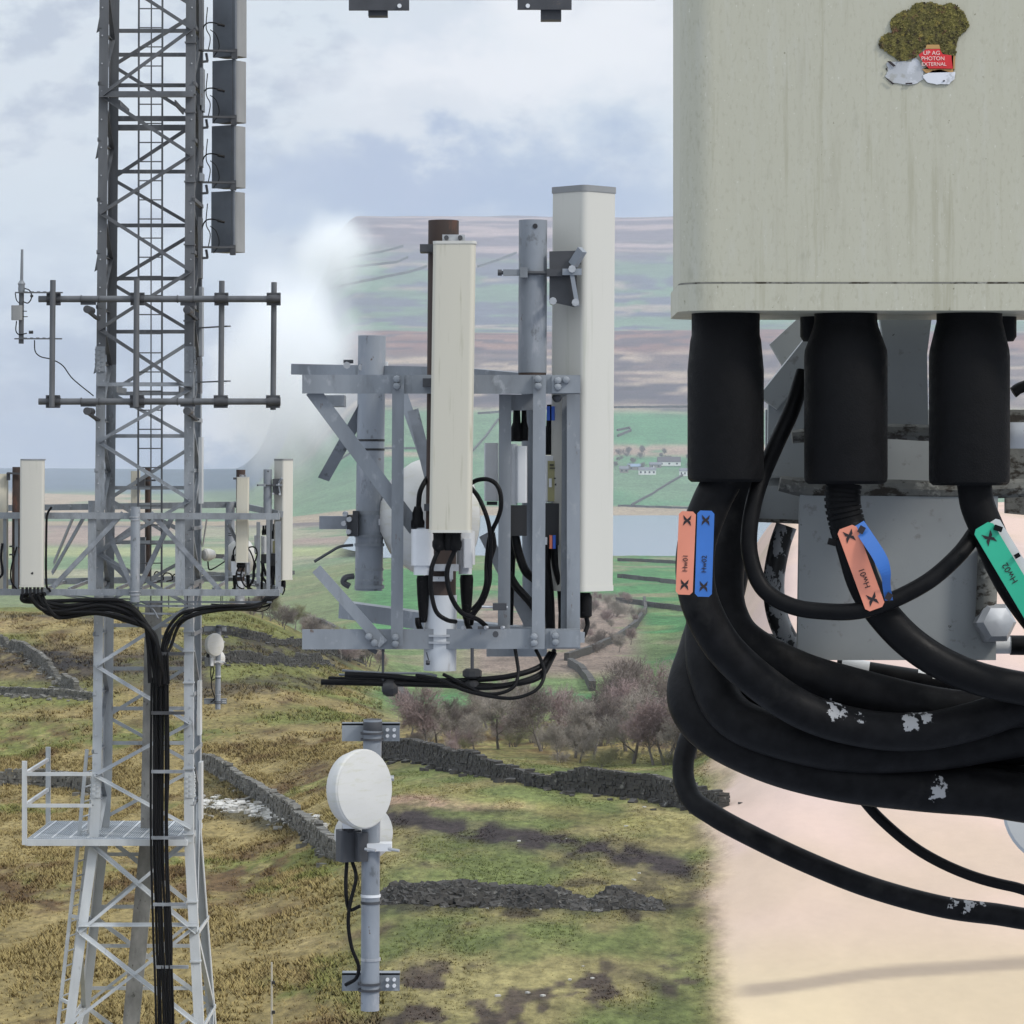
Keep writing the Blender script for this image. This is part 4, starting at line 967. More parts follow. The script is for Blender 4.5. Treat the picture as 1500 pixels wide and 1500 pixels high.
# ------------------------------------------------------------------ pole with round dishes (same fitting at two places)
def dish_pole(D,x0,y0,where,near):
    s=D/FPX; k=DM/D
    def Q(px,py,off=0.0): return Vector(((x0+(px-545)*k-750)*s, D+off, (HOR-(y0+(py-1052)*k))*s))
    r=s*k; W=' on the mast' if not near else ' before the pasture'
    t=thing('dish_pole',Q(542,1480),'blue grey tube on two drilled arms with white dishes'+W,'pole','dish poles')
    part(MB().tube([Q(542,1480),Q(543,1240),Q(546,1054)],13.6*r,20),'tube',pole_grey,t)
    part(MB().lathe([(13*r,0),(14*r,.01),(14*r,.045),(12*r,.06)],Q(546,1072,-.0),UP,20),'end_cap',dark_clamp,t)
    for y in (1074,1441):
        m=MB(); xl=500 if near else 470
        m.rect(Q(xl,y-13,.05),Q(585,y+13,.05),.015); m.box((Q(xl,y,0).x/2+Q(585,y,0).x/2,Q(0,0,.085).y,Q(0,y-12,0).z),(abs(Q(585,0).x-Q(xl,0).x),.07,.01))
        part(m,'mounting_arm',steel_mid,t)
        for px in (567,577): 
            for dy in (-4,5): part(MB().cyl(Q(px,y+dy,.035),Q(px,y+dy,.0515),.0085,10),'hole_plug',white_plastic,t)
        for dy in (0,9): part(MB().cyl(Q(545-(y>1300)*4,y+dy-1.6),Q(545-(y>1300)*4,y+dy+1.6),17*r,16),'u_bolt',dark_clamp,t)
    for y,m in ((1312,white_plastic),(1322,dark_clamp),(1405,zinc)): part(MB().cyl(Q(543,y-2),Q(543,y+2),14.6*r,18),'pipe_band',m,t)
    d=thing('microwave_dish',Q(530,1150,-.15),'round weathered white dish turned to one side'+W,'dish','round side dishes')
    ax=Vector((.74,-.67,.05)).normalized(); c0=Q(533,1150,-.20)
    part(MB().lathe([(.05,-.13),(.11,-.115),(.168,-.065),(.178,-.03),(.185,-.01),(.185,.012),(.178,.02)],c0,ax,40),'reflector',dish_white,d)
    part(MB().lathe([(.178,.021),(.12,.03),(.05,.034),(.004,.035)],c0,ax,40),'radome_cover',dish_white,d)
    part(MB().tube([Q(571,1140,-.0),Q(577,1140,-.0)],.014,8),'clamp_screw',zinc,d)
    part(MB().box(Q(520,1205,-.05),(.11,.06,.04)),'mount_arm',white_plastic,d)
    d2=thing('microwave_dish',Q(560,1235,.2),'second white dish half hidden behind the blue grey tube'+W,'dish','half hidden dishes')
    ax=Vector((.35,.93,0)).normalized()
    part(MB().lathe([(.03,-.16),(.1,-.13),(.13,-.03),(.135,0),(.135,.03),(.1,.04),(.01,.042)],Q(530,1228,.28),ax,32),'reflector',dish_white,d2)
    c=MB(); c.rect(Q(526,1234,-.06),Q(574,1245,-.06),.1); part(c,'clamp_bar',white_plastic,d2)
    for px in (536,570): part(MB().tube([Q(px,1240,-.1),Q(px+16,1242,-.12)],.007,8),'clamp_screw',zinc,d2)
    o=thing('radio_unit',Q(505,1250),'small grey weatherproof radio box behind the round dish'+W,'radio unit','dish radio boxes')
    bx=500 if near else 482
    part(MB().slab(Q(bx+10,1262,.02),.10,.10,46*r,.015,R(20)),'case',dark_clamp if near else radome_grey,o); part(MB().slab(Q(bx+28,1260,-.02),.05,.1,42*r,.012,R(20)),'cover',dark_clamp if near else white_plastic,o)
    part(MB().tube([Q(bx+22,1185,-.05),Q(bx+12,1205,-.02),Q(bx+10,1220,0)],.03,8,4),'waveguide',black_plastic,o)
    for pts,lb in (([(516,1262,0),(522,1285,-.03),(514,1320,-.05),(511,1350,-.06),(516,1385,-.06),(526,1412,-.06),(522,1432,-.02),(506,1444,.03)],'outer'),([(508,1262,0),(507,1300,-.03),(512,1330,-.04),(528,1325,-.06)],'inner')):
        ob=MB().tube([Q(*p) for p in pts],.009,8,8).build('jumper_cable',black_cable); tag(ob,'black %s lead hanging from the radio box to the arm'%lb+W,'cable',lb+' dish leads')
dish_pole(DM,545,1052,'near',True)
dish_pole(DM*3.45,320,915,'far',False)

# ------------------------------------------------------------------ foot of another pipe frame, high above the close headframe
t=thing('pipe_frame',G(680,0,0),'dark pipe rail with two clamped stubs just entering at the top','antenna mount')
part(MB().cyl(G(360,-14,0),G(960,-14,0),.045,16),'rail_pipe',steel_dark,t)
for px,x0,x1,y0,y1,yy in ((551,540,568,-300,25,18),(805,792,822,-300,31,17)):
    part(MB().rect(G(x0,y1,-.05),G(x1,y0,-.05),.08),'upright_post',dark_clamp,t)
    part(MB().rect(G(px-39 if px<700 else px-47,yy,-.075),G(px+49 if px<700 else px+32,-46,-.075),.02),'clamp_plate',dark_clamp,t)
    hx=586 if px<700 else 773
    part(MB().cyl(G(hx,12,-.085),G(hx,12,-.074),.010,10),'hole_plug',white_plastic,t)
# ------------------------------------------------------------------ the aerial foot close to the camera
close_radome=mat('close_radome',(.425,.412,.325),.55,0,.05,1.2,(1,1,.12),[((.445,.435,.36),110,.52,.2,(1,1,.12)),((.375,.36,.28),70,.54,.22,(1,1,.10)),((.375,.36,.28),330,.53,.14,(1,1,.4)),((.35,.335,.25),45,.56,.10,(1,1,.06)),((.53,.52,.44),360,.63,.06,(1,1,.6)),((.20,.19,.135),230,.66,.04,(1,1,.6)),((.33,.32,.25),22,.6,.1,(1,1,.4))],bump=.05,spec=.25)
close_steel=mat('close_grey_plate',(.27,.285,.285),.55,.05,.12,9,spots=[((.2,.2,.195),90,.6,.1,(1,1,1)),((.04,.035,.03),70,.70,.03,(1,1,1))],bump=.05)
corroded=mat('corroded_lip',(.14,.14,.125),.8,0,.35,30,spots=[((.03,.024,.017),60,.50,.08,(1,1,2)),((.26,.26,.23),45,.58,.06,(1,1,1))],bump=.4)
boot=mat('heat_shrink_boot',(.0055,.0055,.006),.62,0,.3,120,bump=.3,spec=.12)
jacket=mat('close_cable_jacket',(.006,.006,.0065),.5,0,.3,60,bump=.12,spec=.10)
peeled_b=None
peeled_more=mat('flaking_cable_jacket',(.012,.012,.012),.5,0,.3,60,spots=[((.30,.31,.32),75,.50,.012,(1,1,.6))],bump=.25)
orange=mat('orange_tag_plastic',(.66,.235,.15),.42,0,.06,30); blue=mat('blue_tag_plastic',(.035,.145,.46),.42,0,.08,30); green=mat('green_tag_plastic',(.02,.37,.22),.42,0,.06,30)
dark_marks=mat('tag_print',(.012,.006,.008),.6,0,.1,20)
white_tape=mat('white_tape',(.55,.55,.54),.5,0,.1,20)
s=C.s
def scuffed(name,marks):
    m=N(name); b=m.bsdf; b.inputs['Roughness'].default_value=.55; b.inputs['Specular IOR Level'].default_value=.10
    tc=m.coords('Object'); c=m.mix(m.mr(m.noise(tc,60,4),.35,.7,0,1),(.005,.005,.0055),(.011,.011,.012))
    c=m.mix(m.mr(m.noise(tc,14,5),.56,.7,0,.7),c,(.030,.029,.027))
    edge=m.noise(tc,150,5,.65)
    for px,py,off,rad in marks:
        rad*=1.2; v0=m.new('ShaderNodeVectorMath',operation='SUBTRACT'); m.link(tc,v0.inputs[0]); v0.inputs[1].default_value=PD(px,py,DC+off)
        v1=m.new('ShaderNodeVectorMath',operation='MULTIPLY'); m.link(v0.outputs[0],v1.inputs[0]); v1.inputs[1].default_value=(1,.12,1)
        v=m.new('ShaderNodeVectorMath',operation='LENGTH'); m.link(v1.outputs[0],v.inputs[0])
        a=m.new('ShaderNodeMath',operation='MULTIPLY_ADD'); m.link(edge,a.inputs[0]); a.inputs[1].default_value=rad*3.2; m.link(v.outputs['Value'],a.inputs[2])
        c=m.mix(m.mr(a.outputs[0],rad*2.15,rad*2.2,1,0),c,(.36,.36,.36))
    m.link(c,b.inputs['Base Color']); m.bump(m.noise(tc,120,5),.25,.002); return m.m
peeled=scuffed('scuffed_cable_jacket',[(1226,1042,.045,.008),(1240,1050,.045,.006),(1262,1056,.05,.005),(1340,1060,.05,.009),(1362,1055,.05,.007),(1380,1160,.10,.009),(1372,1172,.10,.005),(1404,1322,.19,.008),(1425,1330,.19,.007),(1445,1328,.19,.005),(1415,1342,.19,.004)])
t=thing('sector_antenna',C(1300,455,.1),'huge speckled off-white aerial foot close by with a torn sticker','antenna')
W=640*s; cx=C(998+320,0).x
part(MB().slab((cx,DC+.085,C(0,415).z),W,.17,2.1,.028,0,10),'radome',close_radome,t)
part(MB().slab((cx,DC+.085,C(0,455).z),W+.004,.174,39.0*s,.029,0,10),'bottom_cap',close_radome,t)
part(MB().slab((cx,DC+.085,C(0,417.5).z),W+.0012,.1712,4.5*s,.0285,0,10),'seam_gasket',corroded,t)
# torn sticker
st=thing('sticker',C(1353,70,-.002),'torn sticker with a mossy tree shape and red text panel on the huge aerial','sticker')
rnd=random.Random(5)
moss=mat('mossy_print',(.135,.118,.032),.9,0,.5,160,spots=[((.04,.03,.014),260,.54,.08,(1,1,1)),((.27,.21,.05),200,.57,.1,(1,1,1)),((.13,.06,.035),120,.6,.08,(1,1,1))],bump=.6)
red=mat('red_print',(.55,.018,.022),.5,0,.1,60); tanp=mat('tan_print',(.42,.24,.08),.6,0,.1,60); paper=mat('torn_paper',(.62,.63,.66),.6,0,.06,40,spots=[((.42,.43,.44),60,.58,.06,(1,1,1))])
OUT=[(1288,70),(1287,62),(1291,54),(1300,49),(1308,48),(1303,38),(1306,28),(1312,22),(1322,16),(1332,15),(1338,6),(1348,3),(1356,5),(1364,2),(1372,6),(1380,8),(1390,4),(1398,6),(1406,13),(1413,20),(1417,30),(1420,38),(1413,46),(1404,54),(1401,64),(1400,82),(1390,83),(1378,76),(1372,68),(1358,66),(1348,76),(1342,84),(1332,87),(1318,90),(1310,84),(1298,76)]
paper_grey=mat('grey_torn_paper',(.40,.41,.42),.6,0,.1,40,spots=[((.50,.51,.53),50,.55,.06,(1,1,1)),((.33,.33,.31),70,.58,.06,(1,1,1))])
def flat(mb,pts,off,th=.0006):
    pts=[Vector(p) for p in pts]; mb.prism([(p.x,p.z) for p in [C(px,py,off) for px,py in pts]],Vector((0,DC+off,0)),Vector((0,DC+off-th,0)),Vector((1,0,0)),UP); return mb
def jag(poly,amp,n=4):
    out=[]
    for (a,b),(c,d) in zip(poly,poly[1:]+poly[:1]):
        for i in range(n):
            u=i/n; out.append((a+(c-a)*u+rnd.uniform(-amp,amp),b+(d-b)*u+rnd.uniform(-amp,amp)))
    return out
flat_m=MB(); flat(flat_m,jag(OUT,1.1,4),-.0006,.0008)
def inside(x,y):
    c=False; j=len(OUT)-1
    for i in range(len(OUT)):
        xi,yi=OUT[i]; xj,yj=OUT[j]
        if (yi>y)!=(yj>y) and x<(xj-xi)*(y-yi)/(yj-yi)+xi: c=not c
        j=i
    return c
part(flat_m,'tree_shape',moss,st)
lf=MB()
for _ in range(1500):
    x=rnd.uniform(1285,1421); y=rnd.uniform(0,90)
    if not inside(x,y): continue
    a=rnd.uniform(0,6.28); q=rnd.uniform(1.2,2.8); c=C(x,y,-.0016-rnd.random()*.0012)
    u=Vector((math.cos(a),rnd.uniform(-.5,.5),math.sin(a)))*q*s; v=Vector((-math.sin(a),rnd.uniform(-.5,.5),math.cos(a)))*q*s*.55
    lf.add([c-u,c+v,c+u,c-v],[(0,1,2,3)])
part(lf,'moss_leaves',moss,st)
part(flat(MB(),jag([(1345,81),(1356,73),(1376,72),(1380,80),(1393,82),(1395,101),(1360,101),(1352,92)],.4,2),-.0022),'red_panel',red,st)
part(flat(MB(),[(1355,72),(1357,66),(1375,66),(1377,72)],-.0022),'tan_band',tanp,st)
part(flat(MB(),[(1350,101.5),(1352,101.2),(1398,101.2),(1399,82),(1396,82),(1396,106),(1356,107)],-.0010),'tan_edge',tanp,st)
part(flat(MB(),jag([(1352,110),(1366,104),(1378,102),(1390,106),(1399,106),(1398,116),(1390,123),(1372,124),(1358,121),(1353,115)],.5,3),-.0010),'torn_paper',paper,st)
part(flat(MB(),jag([(1298,92),(1312,90),(1334,91),(1340,84),(1346,90),(1353,100),(1352,116),(1344,122),(1330,124),(1306,121),(1296,112),(1301,104)],.6,3),-.0004,.0005),'torn_paper',paper_grey,st)
tk=MB()
for pts in ([(1299,90),(1304,90),(1312,97),(1308,98)],[(1297,115),(1300,116),(1310,123),(1307,124)],[(1326,122),(1336,121.5),(1336,123.5),(1326,124)],[(1297,100),(1299,100),(1299,104),(1297,103)],[(1380,119),(1383,117.5),(1384,119),(1382,120)]): flat(tk,pts,-.0018)
part(tk,'torn_edge_speck',dark_marks,st)
rx=Matrix.Rotation(R(90),3,'X'); pinkish=mat('pale_print',(.80,.55,.50),.5,0,.05,40)
for txt,px,py,sz in (('UP AG',1364,78.5,6.6),('PHOTON',1366,86.5,6.2),('EXTERNAL',1367.5,94.8,5.8)):
    text_mesh('sticker_text',txt,sz*s*1.3,pinkish,st,C(px,py,-.0031),rx,ext=.0001)

# connectors under the aerial
def boots(px,top_w,body_w,y_sh,y_bot,off,label,collar=None,tilt=0):
    t=thing('cable_connector',C(px,y_bot,off),label,'connector')
    z0=C(0,y_bot).z; f=(DC+off)/DC
    o=C(px,y_bot,off); o.x*=f; o.z=(HOR-y_bot)/FPX*(DC+off)
    h=lambda y:(y_bot-y)*s*f
    w=body_w*s*f/2; tw=top_w*s*f/2
    part(MB().lathe([(w*.90,0),(w*.985,.0025),(w,.006),(w,h(y_sh+18)),(w*.985,h(y_sh+8)),(tw*1.04,h(y_sh-26)),(tw,h(y_sh-34)),(tw,h(452))],o,Vector((tilt,0,1)),48),'boot',boot,t)
    if collar:
        for cxp,ya,yb,cw in collar:
            oc=Vector(((cxp-750)/FPX*(DC+off+.06),DC+off+.06,(HOR-yb)/FPX*(DC+off+.06)))
            part(MB().lathe([(cw*s*.42,0),(cw*s*.5,.004),(cw*s*.5,(yb-ya)*s)],oc,UP,28),'rear_collar',boot,t)
    return t
CO=.055
boots(1063,100,112,525,706,CO,'black shrink wrapped connector with the orange and blue tag pair beneath')
boots(1239,92,122,505,709,CO,'black shrink wrapped connector above the slanting orange tag',[(1199,440,500,56)])
boots(1420,96,118,505,711,CO,'black shrink wrapped connector above the green tag',[(1462,440,500,56)])

# grey clamp plates behind
t=thing('clamp_bracket',C(1310,960,.2),'grey steel clamp plate with corroded lips behind the black connectors','bracket')
def P2(px,py,off): return PD(px,py,DC+off)
def quad(mb,pts,off,th=.012):
    v=[P2(px,py,off) for px,py in pts]; w=[p+Vector((0,th,0)) for p in v]; n=len(v)
    return mb.add(v+w,[tuple(range(n)),tuple(range(2*n-1,n-1,-1))]+[(i,n+i,n+(i+1)%n,(i+1)%n) for i in range(n)])
part(quad(MB(),[(1172,725),(1462,725),(1459,967),(1168,967)],.16),'front_plate',close_steel,t)
part(quad(MB(),[(1286,440),(1368,440),(1358,520),(1360,632),(1292,632),(1296,520)],.2),'upright_plate',close_steel,t)
part(quad(MB(),[(1122,600),(1600,600),(1600,725),(1122,715)],.26),'rear_plate',close_steel,t)
lip=MB(); a=[P2(px,py,.17) for px,py in ((1160,640),(1220,634),(1300,632),(1360,634),(1440,632),(1530,630))]; lip.tube(a,[.006,.0075,.007,.0075,.0065,.007],10,5)
part(lip,'corroded_lip',corroded,t)
lip=MB(); a=[P2(px,py,.165) for px,py in ((1142,708),(1180,714),(1240,716),(1310,716),(1400,718),(1470,716),(1540,712))]; lip.tube(a,[.007,.009,.008,.0085,.008,.0085,.008],10,5)
part(lip,'corroded_lip',corroded,t)
part(quad(MB(),[(1046,712),(1176,712),(1180,764),(1042,758)],.22),'side_plate',close_steel,t)
part(quad(MB(),[(1044,757),(1184,762),(1184,768),(1044,762)],.219,.03),'plate_edge',corroded,t)
part(quad(MB(),[(1474,600),(1560,600),(1560,760),(1474,752)],.20),'side_plate',corroded,t)
part(quad(MB(),[(1128,504),(1178,458),(1190,520),(1180,560),(1150,542)],.30),'tilt_arm',close_steel,t)
b=MB(); b.bar(P2(1124,590,.24),P2(1196,500,.24),.022,.02,(0,1,0)); part(b,'tilt_arm',close_steel,t)
part(quad(MB(),[(1126,580),(1182,518),(1186,700),(1124,700)],.245),'tilt_arm',close_steel,t)
bt=MB(); bt.cyl(P2(1448,800,.15),P2(1444,905,.15),.009,14); part(bt,'bolt_stem',corroded,t)
bt=MB(); bt.lathe([(.017,0),(.0185,.003),(.0185,.012),(.014,.017),(.004,.019)],P2(1452,913,.155),Vector((.25,-1,.1)),6); part(bt,'bolt_head',zinc,t)
bt=MB(); bt.lathe([(.013,0),(.013,.012),(.006,.014)],P2(1488,638,.15),Vector((0,-1,0)),6); part(bt,'bolt_head',zinc,t)

# cables
def cb(pts,px_r,label,m=None,name='feeder_cable',seg=20,k=10,parent=None):
    if pts[-1][0]>=1520:
        lx_,ly_,lo_=pts[-1]; pts=pts+[(lx_+260,ly_-40,lo_+.06),(lx_+420,ly_-330,lo_+.12),(lx_+430,ly_-620,lo_+.14)]
    P=[P2(*p) for p in pts]; r=px_r*s
    mb=MB().tube(P,r,seg,k)
    if parent is not None: return part(mb,name,m or jacket,parent)
    o=mb.build(name,m or jacket); return tag(o,label,'cable')
t=thing('feeder_cable',P2(1235,705,.06),'ribbed black feeder running from the middle connector past the slanting orange tag','cable')
cb([(1236,708,.055),(1234,735,.055),(1240,765,.055),(1252,810,.052),(1266,855,.05),(1290,895,.05),(1330,938,.05),(1380,972,.05),(1440,996,.05),(1520,1012,.05),(1600,1022,.05)],25,'',parent=t,name='jacket')
rb=MB(); base=catmull([P2(1236,708,.055),P2(1234,735,.055),P2(1240,765,.055),P2(1246,785,.053)],8)
for i in range(1,len(base)-1,2):
    d=(base[i+1]-base[i-1]).normalized(); rb.cyl(base[i]-d*.0014,base[i]+d*.0014,27.3*s,20)
part(rb,'tape_wrap_rib',jacket,t)
t2=thing('feeder_cable',P2(1425,711,.06),'black feeder under the green tag leaving the last connector','cable')
cb([(1427,708,.055),(1432,740,.055),(1446,775,.055),(1470,830,.055),(1500,880,.055),(1550,940,.055),(1620,1000,.055)],26,'',parent=t2,name='jacket')
t3=thing('feeder_cable',P2(1060,706,.06),'black feeder bending down from the connector with the tag pair','cable')
cb([(1058,704,.055),(1040,740,.055),(1022,790,.053),(1018,840,.053),(1028,890,.055),(1060,948,.06),(1115,1000,.07),(1180,1042,.08),(1260,1066,.085),(1340,1072,.085),(1420,1058,.085),(1500,1030,.09),(1600,990,.1)],29,'',m=peeled,parent=t3,name='jacket')
cb([(1178,545,.10),(1160,600,.09),(1135,655,.08),(1112,710,.06),(1099,765,.05),(1099,815,.045),(1118,862,.04),(1160,888,.035),(1215,896,.03),(1262,894,.025),(1310,878,.03),(1362,850,.035),(1405,812,.045),(1432,776,.07)],12.5,'slim black jumper hanging in a round loop in front of the clamp plate',name='jumper_cable')
cb([(1080,690,.16),(1068,780,.15),(1058,850,.14),(1066,905,.13),(1095,945,.12),(1170,985,.12),(1260,1012,.12),(1360,1036,.12),(1450,1046,.12),(1560,1046,.12)],33,'thick black feeder sweeping just below the grey clamp plate',m=peeled)
cb([(1070,700,.22),(1050,830,.2),(1036,920,.18),(1040,985,.16),(1075,1050,.14),(1165,1085,.12),(1260,1100,.12),(1370,1096,.12),(1460,1082,.12),(1580,1062,.12)],34,'thick black feeder bowing lowest but two across the open pasture',m=peeled)
cb([(1078,720,.27),(1060,850,.25),(1030,950,.22),(1012,1020,.19),(1045,1070,.17),(1130,1112,.15),(1230,1138,.14),(1340,1152,.14),(1440,1160,.14),(1580,1172,.14)],38,'thick black feeder with a white scuff low in the bundle',m=peeled)
cb([(1085,720,.33),(1060,860,.3),(1036,960,.26),(1042,1030,.22),(1090,1072,.2),(1180,1105,.18),(1280,1122,.17),(1380,1130,.17),(1480,1142,.17),(1600,1160,.17)],30,'black feeder tucked behind the lowest thick feeders')
cb([(1090,700,.23),(1070,820,.21),(1056,920,.19),(1062,975,.18),(1100,1020,.17),(1190,1055,.16),(1300,1075,.16),(1420,1088,.16),(1600,1090,.16)],30,'black feeder filling the middle of the close bundle')
cb([(1075,900,.34),(1035,1020,.33),(1002,1110,.31),(1010,1165,.29),(1045,1194,.27),(1100,1224,.25),(1180,1262,.24),(1270,1298,.23),(1370,1326,.22),(1450,1338,.22),(1580,1348,.22)],17.5,'lone black feeder sagging lowest across the bleached pasture',m=peeled)
cb([(1215,1110,.2),(1252,1156,.2),(1290,1200,.2),(1345,1245,.2),(1410,1278,.2),(1480,1298,.2),(1580,1312,.2)],8.5,'thin black lead hanging between the lone feeder and the thick bundle',name='jumper_cable')
cb([(1330,1124,.18),(1400,1126,.18),(1470,1136,.18),(1590,1152,.18)],9,'thin grey edged lead lying over the thick bundle',m=black_cable,name='jumper_cable')
cb([(1152,770,.24),(1142,800,.24),(1134,845,.24),(1136,890,.24),(1150,930,.24),(1180,975,.24)],17,'flaking black and grey cable hanging behind the slim loop',m=peeled_more)
cb([(1484,575,.2),(1500,566,.2),(1560,550,.2)],9,'short black lead leaving past the last connector',name='jumper_cable')
t=thing('stay_rod',P2(1300,985,.3),'black stay rod with white tape band under the clamp plate','rod')
part(MB().cyl(P2(1080,932,.34),P2(1230,950,.34),11*s,14),'rod',jacket,t)
part(MB().cyl(P2(1225,978,.32),P2(1560,1030,.30),18*s,16),'rod',jacket,t)
part(MB().cyl(P2(1343,996.4,.314),P2(1374,1001,.312),19.5*s,16),'tape_band',white_tape,t); part(MB().cyl(P2(1232,979,.3195),P2(1272,985.5,.317),19.0*s,16),'tape_band',white_tape,t)
part(MB().cyl(P2(1455,945,.26),P2(1482,945,.26),14*s,14),'tape_band',white_tape,t); part(MB().cyl(P2(1480,945,.26),P2(1580,946,.26),16*s,14),'rod',jacket,t)

# tags
def tagplate(parent,name,a,b,w,off,m,txt=None,marks=True,flip=1,txt_at=.62,bend=0):
    """flat plastic tag from photo point a to b"""
    A=P2(*a,off); B=P2(*b,off); d=(B-A); L=d.length; d.normalize(); n=Vector((0,-1,0)); u=d.cross(n).normalized()
    hw=w*s/2; c=hw*.35; th=.0016
    outl=[(0,-hw+c),(c,-hw),(L-c,-hw),(L,-hw+c),(L,hw-c),(L-c,hw),(c,hw),(0,hw-c)]
    o=part(MB().prism([(x,y) for x,y in outl],A,A+n*th,d,u),name,m,parent)
    if marks:
        k=MB()
        for f in (.11,.88):
            cpt=A+d*L*f+n*(th+.0004); q=hw*.62
            k.prism([(-q,-q*.75),(-q*.25,0),(-q,q*.75),(-q*.2,q*.62),(0,q*.35),(q*.2,q*.62),(q,q*.75),(q*.25,0),(q,-q*.75),(q*.2,-q*.62),(0,-q*.35),(-q*.2,-q*.62)],cpt,cpt-n*.0003,d,u)
        part(k,'tie_hole_mark',dark_marks,o)
    if txt:
        rot=Matrix((( -d.x, n.cross(-d).x, n.x),(-d.y, n.cross(-d).y, n.y),(-d.z, n.cross(-d).z, n.z)))
        text_mesh('tag_text',txt,w*s*.42,dark_marks,o,A+d*L*txt_at+n*(th+.0005),rot,ext=.0001)
    return o
def tg(lab,loc): return thing('cable_tag',loc,lab,'tag')
tp=tg('slanting orange plastic tag tied to the middle feeder, marked with black print',P2(1260,830,.02))
tagplate(tp,'tag_plate',(1239,772),(1283,892),30,.018,orange,'Hw01')
k=MB(); k.box(P2(1219,794,.03),(12*s,.006,10*s),Matrix.Rotation(R(15),3,'Y')); part(k,'tie_tail',jacket,tp)
tp=tg('bowed blue plastic tag beside the slanting orange tag',P2(1285,820,.03))
pts=[P2(px,py,o) for px,py,o in ((1257,768,.022),(1272,790,.012),(1288,815,.006),(1297,838,.006),(1299,860,.014),(1303,884,.024))]
pc=catmull(pts,5); mb=MB(); vs=[]
for i,p in enumerate(pc):
    d=(pc[min(i+1,len(pc)-1)]-pc[max(i-1,0)]).normalized(); w=s*(10 if i<12 else 10-4*min(1,(i-12)/6)); u=Vector((d.z,0,-d.x)).normalized()
    vs += [p-u*w,p+u*w,p+u*w+Vector((0,.0015,0)),p-u*w+Vector((0,.0015,0))]
n=len(pc); fs=[(4*i+j,4*i+(j+1)%4,4*i+4+(j+1)%4,4*i+4+j) for i in range(n-1) for j in range(4)]+[(3,2,1,0),(4*n-4,4*n-3,4*n-2,4*n-1)]
part(mb.add(vs,fs),'tag_plate',blue,tp)
k=MB()
for px,py,o in ((1262,776,.016),(1302,874,.018)): 
    c=P2(px,py,o-.002); k.box(c,(9*s,.0006,11*s),Matrix.Rotation(R(30),3,'Y'))
part(k,'tie_hole_mark',dark_marks,tp)
tp=tg('upright faded orange plastic tag hanging first beneath the black connectors',P2(1005,810,.02))
tagplate(tp,'tag_plate',(1007,749),(1002,871),25,.012,orange,'Hw01')
tp=tg('upright blue plastic tag hanging close against the faded orange tag',P2(1032,810,.02))
tagplate(tp,'tag_plate',(1034,748),(1030,874),25,.012,blue,'Hw02')
tp=tg('green plastic tag slanting along the feeder of the last connector',P2(1470,820,.02))
tagplate(tp,'tag_plate',(1438,770),(1536,935),32,.018,green,'Hw02',txt_at=.42)
tagplate(tp,'white_backing',(1452,764),(1546,918),24,.024,white_tape,None,False)
k=MB(); k.box(P2(1462,774,.014),(12*s,.004,8*s),Matrix.Rotation(R(20),3,'Y')); k.box(P2(1490,814,.014),(8*s,.004,6*s),Matrix.Rotation(R(-30),3,'Y')); part(k,'tie_tail',jacket,tp)
# another dish far down at the frame edge
d=thing('microwave_dish',PD(1545,1190,9),'pale grey drum dish peeping in at the edge beneath the thick bundle','dish')
ax=Vector((-.25,-.95,.1)).normalized()
part(MB().lathe([(.02,-.16),(.12,-.12),(.148,-.02),(.15,0),(.15,.05),(.14,.06)],PD(1555,1185,9),ax,40),'drum',steel_light,d)
part(MB().lathe([(.141,.061),(.08,.07),(.01,.072)],PD(1555,1185,9),ax,40),'radome_cover',dish_white,d)
